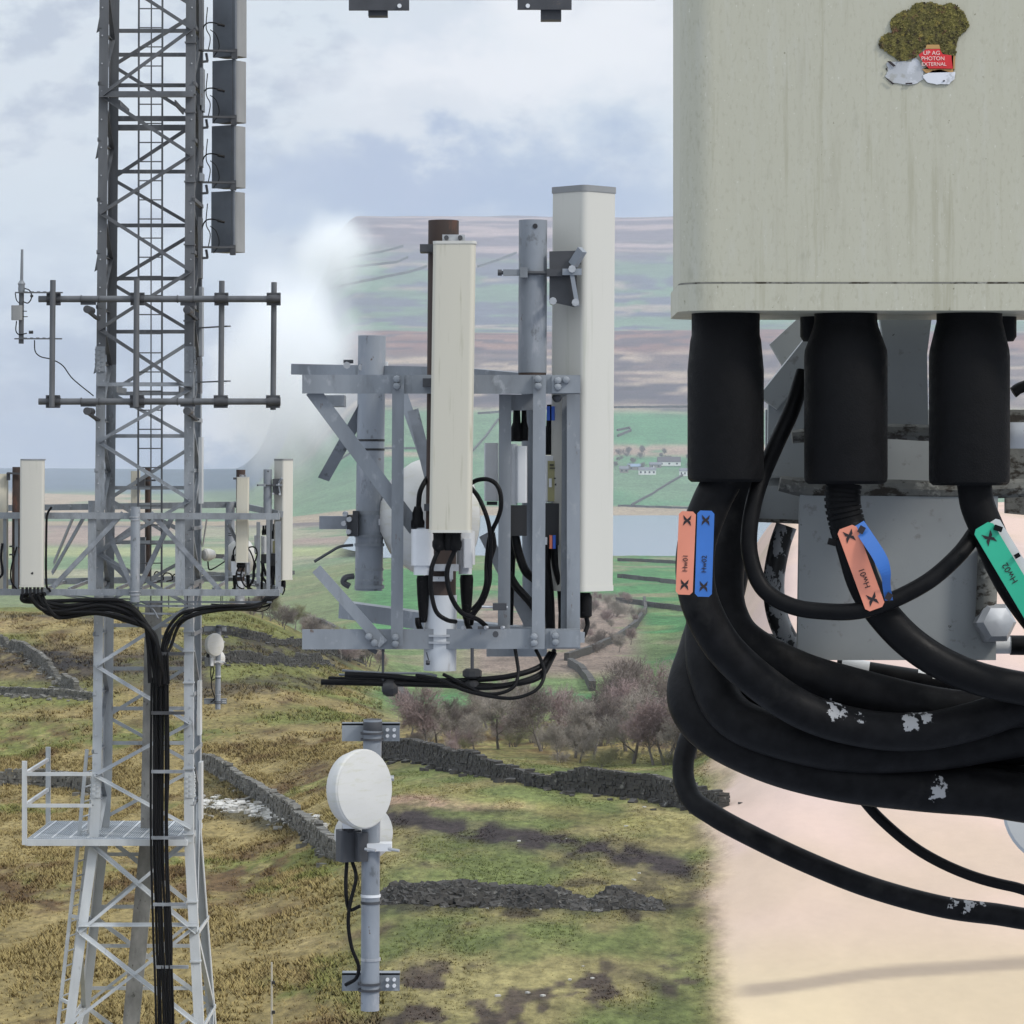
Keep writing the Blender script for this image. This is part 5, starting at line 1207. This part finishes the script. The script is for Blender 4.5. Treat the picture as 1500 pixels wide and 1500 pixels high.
# ------------------------------------------------------------------ bare trees
bark=mat('bare_tree_bark',(.13,.115,.10),.9,0,.3,3)
twig_cols=[mat('purple_birch_twigs',(.27,.205,.195),.9,0,.3,.6),mat('grey_brown_twigs',(.27,.24,.205),.9,0,.25,.6),mat('mossy_twigs',(.20,.20,.11),.9,0,.3,.6),mat('dark_twigs',(.15,.125,.11),.9,0,.25,.6)]
def tree_meshes(seed,h,bushy):
    rn=random.Random(seed); tr=MB(); cr=MB()
    def tri_tube(mb,a,b,r0,r1,n=3):
        d=(b-a); 
        if d.length<1e-4: return
        u,v=perp(d); vs=[]
        for p,r in ((a,r0),(b,r1)):
            for k in range(n):
                an=2*math.pi*k/n; vs.append(p+(u*math.cos(an)+v*math.sin(an))*r)
        mb.add(vs,[(k,(k+1)%n,n+(k+1)%n,n+k) for k in range(n)],False)
    def grow(p,d,L,r,lev):
        segs=3 if lev<3 else 2; q=p
        for s_ in range(segs):
            d=(d+Vector((rn.uniform(-1,1),rn.uniform(-1,1),rn.uniform(-.35,.6)))*.24).normalized()
            n=q+d*L/segs; ra=r*(1-.22*s_); rb=r*(1-.22*(s_+1))
            tri_tube(tr if lev<2 else cr,q,n,ra,rb,6 if lev<2 else 3)
            if lev<4 and (s_>0 or lev>0 or rn.random()<.6):
                for _ in range((1 if lev<1 else 2) + (1 if rn.random()<.75 else 0)):
                    a=rn.uniform(0,6.283); u,v=perp(d); sp=rn.uniform(.4,1.15)
                    dd=(d*(1-sp*.35)+(u*math.cos(a)+v*math.sin(a))*sp+Vector((0,0,.10))).normalized()
                    grow(n,dd,L*rn.uniform(.52,.74),max(rb*.58,.0105),lev+1)
            q=n
        if lev<4: grow(q,d,L*.66,max(r*.42,.0105),lev+1)
    if bushy:
        for k in range(4): 
            a=rn.uniform(0,6.28); grow(Vector((math.cos(a)*.25,math.sin(a)*.25,0)),Vector((math.cos(a)*.5,math.sin(a)*.5,1)).normalized(),h*.30,h*.012,1)
        tri_tube(tr,Vector((0,0,-.4)),Vector((0,0,h*.15)),h*.02,h*.015,6)
    else:
        tri_tube(tr,Vector((0,0,-.5)),Vector((0,0,0)),h*.030,h*.024,6)
        grow(Vector((0,0,0)),Vector((rn.uniform(-.2,.2),rn.uniform(-.2,.2),1)),h*.34,h*.022,0)
    return tr,cr
protos=[]
for i in range(9):
    tr,cr=tree_meshes(40+i,5.0,i in (4,5))
    ms=[]
    for mb,nm in ((tr,'trunk'),(cr,'crown')):
        me=bpy.data.meshes.new(nm); me.from_pydata(mb.v,[],mb.f); me.update(); ms.append(me)
    protos.append(ms)
TREE_LAB={0:'purple twigged bare birch',1:'grey brown bare tree',2:'mossy green scrubby bush',3:'dark bare tree'}
def plant(x,y,h,pi,ci,label,group,rot,name='bare_tree'):
    z=gz(x,y)
    r=bpy.data.objects.new(name,None); r.empty_display_size=.3; COL.objects.link(r); r.location=(x,y,z-.05); r.rotation_euler=(0,0,rot); r.scale=(h/5,)*3
    tag(r,label,'tree' if name!='bush' else 'bush',group)
    for me,nm,m in zip(protos[pi],('trunk','crown'),(bark,twig_cols[ci])):
        key=(me.name,m.name)
        if key not in _mc:
            c=me if not me.materials else me.copy()
            c.materials.clear(); c.materials.append(m); _mc[key]=c
        o=bpy.data.objects.new(nm,_mc[key]); COL.objects.link(o); o.parent=r
_mc={}
rt=random.Random(11)
def on_ray(px,d): return ((px-750)/FPX*d,d)
# hedge-side trees behind the dark stone wall
row=[]
for k in range(44):
    px=598+ (1075-598)*(k+.5)/44+rt.uniform(-7,7); d=206-16*(px-598)/477+rt.choice([2.5,5,9,15,23,30,40])*rt.uniform(.8,1.2)
    row.append((px,d))
for px,d in row:
    x,y=on_ray(px,d); ci=rt.choices([0,1,2,3],[.28,.42,.12,.18])[0]; pi=rt.choice([0,1,2,3,6,7,8]) if ci!=2 else 4
    h=rt.uniform(2.9,6.0)*(1.15 if px>850 else .9)
    plant(x,y,h,pi,ci,'%s in the copse behind the dark stone wall'%TREE_LAB[ci],'trees in the copse',rt.uniform(0,6.28))
for k in range(46):
    px=590+480*rt.random(); d=204-16*(px-598)/477+rt.uniform(1.5,34); x,y=on_ray(px,d); ci=rt.choice([2,1,0,1])
    plant(x,y,rt.uniform(1.0,2.4),rt.choice([4,5]),ci,'low leafless scrub bush among the copse trees','scrub bushes in the copse',rt.uniform(0,6.28),'bush')
# far wood beyond the brow
for k in range(40):
    px=335+rt.random()*220; d=rt.uniform(402,470); x,y=on_ray(px,d); ci=rt.choices([0,1,3,2],[.3,.3,.3,.1])[0]
    plant(x,y,rt.uniform(3.2,5.2)*min(1,(px-300)/90),rt.choice([0,1,2,3,4]),ci,'small grey brown tree in the wood just over the brow','trees in the wood over the brow',rt.uniform(0,6.28))
# scrub on the brown bank in the valley
for k in range(34):
    px=855+rt.random()*85; d=rt.uniform(560,980); x,y=on_ray(px,d); ci=rt.choices([1,3,0],[.4,.3,.3])[0]
    plant(x,y,rt.uniform(2.5,5.0),rt.choice([4,5,1]),ci,'brown leafless shrub on the bank in the valley','shrubs on the valley bank',rt.uniform(0,6.28),'bush')
for k in range(26):
    px=895+rt.random()*55 if k<16 else 960+rt.random()*70; d=4020+rt.uniform(-60,160); x,y=on_ray(px,d)
    plant(x,y,rt.uniform(8,15),rt.choice([0,1,2,4]),3,'dark bare tree round the farm beyond the reservoir','trees round the farm',rt.uniform(0,6.28))

# ------------------------------------------------------------------ dry stone walls
stone_dark=mat('dark_gritstone',(.045,.042,.038),.95,0,.45,1.6,spots=[((.16,.155,.14),2.6,.60,.06,(1,1,1)),((.018,.018,.016),2.1,.58,.05,(1,1,1))])
stone_grey=mat('grey_gritstone',(.12,.115,.10),.95,0,.4,1.6,spots=[((.24,.235,.21),2.6,.60,.06,(1,1,1)),((.04,.038,.034),2.1,.56,.05,(1,1,1))])
def stone_wall(pix,h,label,m,ruin=0.0,name='stone_wall',seed=1,thick=.55,big=1.0):
    rn=random.Random(seed); pts=[hit(px,py) for px,py in pix]; mb=MB(); tot=0
    cum=[0]
    for a,b in zip(pts,pts[1:]): cum.append(cum[-1]+math.hypot(b.x-a.x,b.y-a.y))
    L=cum[-1]
    def at(s_):
        for i in range(len(pts)-1):
            if s_<=cum[i+1]:
                t=(s_-cum[i])/max(1e-6,cum[i+1]-cum[i]); a,b=pts[i],pts[i+1]
                return a.x+(b.x-a.x)*t,a.y+(b.y-a.y)*t,math.atan2(b.y-a.y,b.x-a.x)
        return pts[-1].x,pts[-1].y,0
    courses=max(3,int(h/.17/big)); ch=h/courses
    z0={}
    for c in range(courses+1):
        s_=rn.uniform(0,.2)
        while s_<L:
            w=rn.uniform(.22,.52)*big*(1 if c<courses else .8)
            gap=vnoise(np.array([s_/7.0]),np.array([seed*3.3]),9)[0]
            top=h*(1-ruin*sst(.35,.75,gap))+.10*rn.random()
            if c*ch<top:
                x,y,an=at(min(L,s_+w/2)); key=int(s_*2)
                if key not in z0: z0[key]=gz(x,y)
                th=thick*(1-.3*c/courses)
                rot=Matrix.Rotation(an+rn.uniform(-.12,.12),3,'Z')@Matrix.Rotation(rn.uniform(-.12,.12),3,'Y')@Matrix.Rotation(rn.uniform(-.1,.1),3,'X')
                if c==courses: rot=rot@Matrix.Rotation(rn.uniform(-.5,.5),3,'Y')
                mb.box((x+rn.uniform(-.04,.04),y+rn.uniform(-.05,.05),z0[key]+c*ch+ch/2-.06),(w*.97,th*rn.uniform(.9,1.1),ch*rn.uniform(.85,1.1)),rot)
            s_+=w
    if ruin:
        for _ in range(int(L*7*ruin)):
            x,y,an=at(rn.uniform(0,L)); x+=rn.gauss(0,.5); y+=rn.gauss(0,.9)-.4; q=rn.uniform(.12,.34)
            mb.box((x,y,gz(x,y)+q*.2),(q*1.5,q*1.2,q*.7),Matrix.Rotation(rn.uniform(0,6),3,'Z')@Matrix.Rotation(rn.uniform(-.5,.5),3,'X'))
    o=mb.build(name,m); tag(o,label,'wall'); return o
stone_wall([(556,1110),(640,1122),(720,1139),(800,1155),(880,1164),(960,1172),(1060,1182)],1.15,'dark dry stone wall running under the bare copse',stone_dark,.45,seed=2,big=.8)
def stone_heap(pix,h,wid,label,m,seed,n):
    rn=random.Random(seed); P=[hit(*q) for q in pix]; mb=MB(); cum=[0]
    for a,b in zip(P,P[1:]): cum.append(cum[-1]+(b-a).length)
    L=cum[-1]
    for _ in range(n):
        s_=rn.uniform(0,L); i=max(k for k in range(len(P)-1) if cum[k]<=s_); t=(s_-cum[i])/(cum[i+1]-cum[i]); c=P[i].lerp(P[i+1],t)
        e=min(1,s_/.9,(L-s_)/1.6); hh=h*max(.08,e)*(.75+.5*vnoise(np.array([s_/1.7]),np.array([seed*1.7]),3)[0])
        o=max(-1,min(1,rn.gauss(0,.45))); prof=(1-abs(o)**1.4)*hh; q=rn.uniform(.10,.30)
        x=c.x+rn.uniform(-.1,.1); y=c.y+o*wid; z=gz(x,y)+prof*rn.uniform(.55,1.0)**.5-.05
        mb.box((x,y,z),(q*1.5,q*1.1,q*.62),Matrix.Rotation(rn.uniform(0,6.3),3,'Z')@Matrix.Rotation(rn.gauss(0,.3),3,'X')@Matrix.Rotation(rn.gauss(0,.3),3,'Y'))
    o=mb.build('stone_wall',m); tag(o,label,'wall')
stone_heap([(556,1318),(640,1319),(740,1321),(820,1323),(862,1325)],.62,1.6,'long collapsed dark stone wall across the lower pasture',stone_dark,3,3600)
stone_heap([(866,1327),(905,1324),(962,1328)],.55,1.4,'short heap of a ruined stone wall at the end of the longer one',stone_dark,4,1000)
stone_wall([(284,1122),(330,1142),(380,1170),(430,1208),(470,1240),(500,1262)],.95,'grey dry stone wall slanting down the rough moor beside the mast',stone_grey,.2,seed=5)
stone_wall([(-60,1152),(0,1150),(60,1150),(110,1156),(145,1166)],.85,'grey dry stone wall behind the handrail of the grating walkway',stone_grey,.25,seed=6)
stone_wall([(-40,938),(10,948),(50,968),(85,995),(112,1018)],1.0,'grey stone wall bending across the dark peat field',stone_grey,.75,seed=7,big=.8)
stone_wall([(-40,1016),(30,1018),(90,1021),(140,1026)],.55,'low brown stone wall along the foot of the peat field',stone_grey,.9,seed=8,big=.8)
stone_wall([(284,928),(320,930),(360,936),(410,945),(470,957),(530,972)],1.0,'dark wall along the brow below the small wood',stone_dark,.5,seed=9,big=1.1)
stone_wall([(284,968),(330,970),(380,972),(430,972),(480,971)],.8,'dark tumbled wall crossing the field behind the small dish',stone_dark,.8,seed=10,big=1.0)
# far field walls: simple drystone banks following the land
def far_wall(pix,h,label,w=1.2,m=stone_dark,group=None):
    mb=MB(); P=[]
    for (a,b),(c,d) in zip(pix,pix[1:]):
        n=max(2,int(math.hypot(c-a,d-b)/8))
        for i in range(n): P.append(hit(a+(c-a)*i/n,b+(d-b)*i/n,300))
    P.append(hit(*pix[-1],300))
    rn=random.Random(len(P))
    for a,b in zip(P,P[1:]):
        if abs(a.y-b.y)>900: continue
        mb.bar(a+UP*h*.45,b+UP*h*.45,h*rn.uniform(.9,1.15),w,UP)
    o=mb.build('field_wall',m); tag(o,label,'wall',group)
FW=[([(905,822),(960,824),(1010,827)],1.6,'dark field wall along the near shore of the reservoir'),
 ([(904,846),(960,852),(1010,858)],1.6,'dark field wall across the green field below the reservoir'),
 ([(904,882),(935,886),(960,890),(1010,896)],1.4,'field wall along the foot of the greenest field'),
 ([(944,880),(946,896),(930,920),(900,940),(862,958),(830,968)],1.3,'curved grey field wall round the brown shrubby bank'),
 ([(835,975),(850,985),(862,1000),(868,1012)],1.2,'short pale wall dropping towards the copse'),
 ([(905,742),(960,744),(1020,746)],2.2,'dark wall along the far shore of the reservoir'),
 ([(925,741),(955,725),(985,706),(1010,692)],2.4,'dark wall climbing from the far shore to the farm'),
 ([(904,632),(922,628),(924,632),(905,640)],3,'dark sheepfold wall in the upper green field'),
 ([(700,607),(800,600),(905,598),(1010,597)],3,'long dark wall dividing green fields from brown moor'),
 ([(692,662),(712,640),(728,618),(742,606)],2.6,'dark wall slanting up the green field behind the posts'),
 ([(560,658),(620,658),(690,658)],2.6,'level dark wall behind the white drum'),
 ([(480,688),(520,660),(560,640)],2.6,'wall rising up the misty end of the green field'),
 ([(478,388),(520,377),(560,370),(590,362)],5,'dark wall line high on the far moor'),
 ([(475,402),(520,392),(580,386),(597,378)],5,'second dark wall line high on the far moor'),
 ([(482,424),(540,412),(600,400),(625,392)],5,'third dark wall line lower on the far moor'),
 ([(700,392),(730,382),(756,372)],5,'wall line between the slim and the wide aerial'),
 ([(430,900),(470,915),(520,940),(560,955)],1.4,'pale field wall edging the first valley field'),
 ([(560,1005),(585,1020),(600,1036)],1.1,'grey field wall running down behind the dish pole'),
 ([(290,842),(360,846),(430,842)],2,'dark hedge line behind the far white dish')]
for pix,h,l in FW: far_wall(pix,h,l,w=max(.8,h*.6))
# loose pale stones beside the stream
rs=random.Random(8); pale_stone=mat('pale_field_stone',(.42,.41,.38),.9,0,.25,2)
mb=MB()
for _ in range(420):
    t=rs.random(); px=298+172*t+rs.gauss(0,6); py=1180+36*t*t+rs.gauss(0,5.5)
    if 0.32<t<.45 and rs.random()<.6: continue
    p=hit(px,py); q=rs.uniform(.08,.34)
    mb.box((p.x,p.y,p.z+q*.15),(q*1.5,q*1.2,q*.7),Matrix.Rotation(rs.uniform(0,6),3,'Z')@Matrix.Rotation(rs.uniform(-.4,.4),3,'X'))
for _ in range(16):
    p=hit(640+340*rs.random(),1170+300*rs.random()); q=rs.uniform(.04,.11); mb.box((p.x,p.y,p.z+.02),(q*1.6,q*1.2,q*.6),Matrix.Rotation(rs.uniform(0,6),3,'Z'))
o=mb.build('gravel',pale_stone); tag(o,'pale loose stones spilled along the stream bed and over the pasture','stones',kind='stuff')

# ------------------------------------------------------------------ rough grass
def build_grass():
    rg=np.random.default_rng(4)
    def scatter(n,px0,px1,d0,d1):
        d=np.sqrt(rg.random(n)*(d1**2-d0**2)+d0**2); px=px0+(px1-px0)*rg.random(n); return (px-750)/FPX*d,d
    X=[];Y=[];S=[]
    for n,a,b,c,e,sc in ((60000,-120,560,92,235,.55),(16000,-120,560,235,395,.8),(30000,520,1040,92,205,.2)):
        x,y=scatter(n,a,b,c,e); X.append(x);Y.append(y);S.append(np.full(n,sc))
    x=np.concatenate(X); y=np.concatenate(Y); sc=np.concatenate(S)
    clump=fbm(x/1.7,y/7.5,4,71); keep=rg.random(len(x))<sst(.30,.62,clump)*.95+.08
    x=x[keep]; y=y[keep]; sc=sc[keep]*(.55+.9*sst(.35,.7,clump[keep])); n=len(x)
    z=ground(x,y); base,_=ground_colour(x,y)
    t=rg.random(n); straw=np.array((.30,.235,.105)); brown=np.array((.13,.078,.036)); 
    col=base*(.75+.6*rg.random((n,1)))
    col=np.where((t<.34)[:,None]&(sc>.3)[:,None],col*.75+straw*.25,col); col=np.where(((t>.34)&(t<.55))[:,None]&(sc>.3)[:,None],col*.7+brown*.3,col)
    nb=5; V=np.zeros((n,nb,3,3)); 
    for b in range(nb):
        a=rg.random(n)*6.283; l=(.16+.16*rg.random(n))*sc; w=.035*sc+.012; lean=.8+1.1*rg.random(n)
        dx=np.cos(a); dy=np.sin(a); ox=rg.normal(0,.07,n)*sc; oy=rg.normal(0,.07,n)*sc
        V[:,b,0]=np.stack([x+ox-dy*w,y+oy+dx*w,z-.03],-1); V[:,b,1]=np.stack([x+ox+dy*w,y+oy-dx*w,z-.03],-1)
        V[:,b,2]=np.stack([x+ox+dx*l*lean,y+oy+dy*l*lean,z+l],-1)
    co=V.reshape(-1,3); nf=n*nb
    me=bpy.data.meshes.new('grass'); me.vertices.add(len(co)); me.vertices.foreach_set('co',co.ravel().astype(np.float32))
    me.loops.add(nf*3); me.loops.foreach_set('vertex_index',np.arange(nf*3).astype(np.int32)); me.polygons.add(nf); me.polygons.foreach_set('loop_start',(np.arange(nf)*3).astype(np.int32)); me.update(calc_edges=True)
    at=me.color_attributes.new('blade','FLOAT_COLOR','POINT'); cc=np.repeat(np.concatenate([col,np.ones((n,1))],1),nb*3,0); at.data.foreach_set('color',cc.ravel().astype(np.float32))
    m=N('rough_grass'); a=m.new('ShaderNodeVertexColor',layer_name='blade'); m.link(a.outputs[0],m.bsdf.inputs['Base Color']); m.bsdf.inputs['Roughness'].default_value=.9; m.bsdf.inputs['Specular IOR Level'].default_value=.1
    me.materials.append(m.m); o=bpy.data.objects.new('grass',me); COL.objects.link(o); tag(o,'rough tussocky moor grass, straw and brown','grass',kind='stuff')
build_grass()

# ------------------------------------------------------------------ farm beyond the water
wall_white=mat('white_render',(.62,.62,.60),.8,0,.08,.3); wall_stone=mat('farm_stone',(.20,.18,.155),.9,0,.2,.5); roof_dark=mat('dark_barn_roof',(.05,.04,.045),.7,0,.15,.3); roof_slate=mat('slate_roof',(.12,.125,.14),.7,0,.15,.3); roof_blue=mat('blue_grey_roof',(.16,.22,.30),.6,0,.1,.3); pane=mat('dark_window',(.02,.024,.03),.2,0,.1,1)
def house(px,py,w,dp,h,rh,wm,rm,label,name,wins=2):
    p=hit(px,py,2500); z=p.z-.5
    t=thing(name,(p.x,p.y,z),label,'farm building' if name!='farmhouse' else 'house')
    mb=MB(); mb.prism([(-dp/2,0),(dp/2,0),(dp/2,h),(0,h+rh*.97),(-dp/2,h)],(p.x-w/2,p.y,z),(p.x+w/2,p.y,z),Vector((0,1,0)),UP); part(mb,'wall',wm,t)
    mb=MB(); sl=Vector((0,dp/2,rh)).length+.5
    for sg in (-1,1):
        d=Vector((0,sg*dp/2,-rh)).normalized(); a=Vector((0,0,h+rh+.1)); q=a+d*sl
        mb.add([Vector((p.x-w/2-.4,p.y,z))+a,Vector((p.x+w/2+.4,p.y,z))+a,Vector((p.x+w/2+.4,p.y,z))+q,Vector((p.x-w/2-.4,p.y,z))+q]+[Vector((p.x+sx*(w/2+.4),p.y,z+.3))+k for sx,k in ((-1,a),(1,a),(1,q),(-1,q))],[(0,1,2,3),(4,5,6,7),(0,1,5,4),(2,3,7,6),(1,2,6,5),(0,3,7,4)])
    part(mb,'roof',rm,t)
    for i in range(wins):
        x=p.x-w/2+w*(i+.5)/wins; part(MB().box((x,p.y-dp/2-.06,z+h*.55),(min(2.2,w/wins*.4),.12,h*.4)),'window',pane,t)
    if name=='farmhouse': part(MB().box((p.x+w*.38,p.y,z+h+rh+.5),(1.2,1.2,2.6)),'chimney',wm,t)
house(980,682,27,14,5,5.5,wall_white,roof_dark,'big barn with a dark roof and white walls beyond the reservoir','barn',3)
house(948,695,20,9,5.5,3,wall_white,roof_slate,'long white farmhouse in front of the barn','farmhouse',4)
house(1003,697,12,9,6,3,wall_white,roof_slate,'small white house with dark windows at the end of the farm','farmhouse',3)
house(930,688,17,9,4,3,wall_stone,roof_blue,'low shed with a blue grey roof beside the white farmhouse','shed',2)
house(914,692,10,8,4.5,3,wall_stone,roof_slate,'small stone outbuilding at the tree end of the farm','outbuilding',2)
house(960,685,14,8,4,2.5,wall_stone,roof_slate,'stone shed between the barn and the long farmhouse','shed',2)
# pale buildings lower in the valley
for k,(px,py,w) in enumerate(((478,794,9),(466,800,7),(440,796,8))):
    pass
# marker post standing in the rough grass
p=hit(398,1545); t=thing('marker_post',p,'slim pale wooden marker post with two dark clips standing in rough grass','post')
hh=(1545-1410)/FPX*p.y
post_m=mat('bleached_post',(.42,.39,.33),.85,0,.15,6,(1,1,.2))
part(MB().tube([p-UP*.2,p+UP*hh],[.035,.026],8),'post_shaft',post_m,t)
for f in (.78,.46): part(MB().box(p+Vector((.05,-.02,hh*f)),(.09,.06,.09)),'insulator',black_plastic,t)
# ------------------------------------------------------------------ air
def build_haze():
    x0,x1,y0,y1,z0,z1=-14500,14500,-60,12400,-95,760
    mb=MB().box(((x0+x1)/2,(y0+y1)/2,(z0+z1)/2),(x1-x0,y1-y0,z1-z0))
    m=bpy.data.materials.new('thin_haze'); m.use_nodes=True; nt=m.node_tree; nt.nodes.remove(nt.nodes['Principled BSDF'])
    v=nt.nodes.new('ShaderNodeVolumePrincipled'); v.inputs['Density'].default_value=6.5e-5; v.inputs['Color'].default_value=(.84,.90,1,1); v.inputs['Anisotropy'].default_value=.2
    nt.links.new(v.outputs[0],nt.nodes['Material Output'].inputs['Volume'])
    o=mb.build('haze',m); tag(o,'thin pale haze lying over the valley and the moors','haze',kind='stuff')
build_haze(); scene.cycles.volume_bounces=6
def build_mist():
    m=bpy.data.materials.new('low_cloud'); m.use_nodes=True; nt=m.node_tree; nt.nodes.remove(nt.nodes['Principled BSDF']); n=nt.nodes; l=nt.links
    v=n.new('ShaderNodeVolumePrincipled'); v.inputs['Color'].default_value=(.995,.998,1,1); v.inputs['Anisotropy'].default_value=0
    tc=n.new('ShaderNodeTexCoord')
    ln=n.new('ShaderNodeVectorMath'); ln.operation='LENGTH'; l.new(tc.outputs['Object'],ln.inputs[0])
    no=n.new('ShaderNodeTexNoise'); no.inputs['Scale'].default_value=2.2; no.inputs['Detail'].default_value=4; l.new(tc.outputs['Object'],no.inputs['Vector'])
    ad=n.new('ShaderNodeMath'); ad.operation='MULTIPLY_ADD'; l.new(no.outputs['Fac'],ad.inputs[0]); ad.inputs[1].default_value=-.7; l.new(ln.outputs[1],ad.inputs[2])
    mr=n.new('ShaderNodeMapRange'); mr.interpolation_type='SMOOTHSTEP'
    for i,x in enumerate((-.36,.2,.034,0)): mr.inputs[1+i].default_value=x
    l.new(ad.outputs[0],mr.inputs[0]); l.new(mr.outputs[0],v.inputs['Density']); l.new(v.outputs[0],n['Material Output'].inputs['Volume'])
    for px,py,d,rx,rz,lab in ((418,530,3300,235,320,'bank of white low cloud hiding the end of the moor'),(486,370,3600,135,135,'smaller wisp of low cloud over the shoulder of the moor')):
        c=PD(px,py,d); k=d/FPX
        me=bpy.data.meshes.new('mist'); bm=bmesh.new(); bmesh.ops.create_icosphere(bm,subdivisions=3,radius=1); bm.to_mesh(me); bm.free(); me.materials.append(m)
        o=bpy.data.objects.new('mist',me); COL.objects.link(o); o.location=c; o.scale=(rx*k,rx*k*1.6,rz*k)
        tag(o,lab,'mist',kind='stuff')
build_mist()
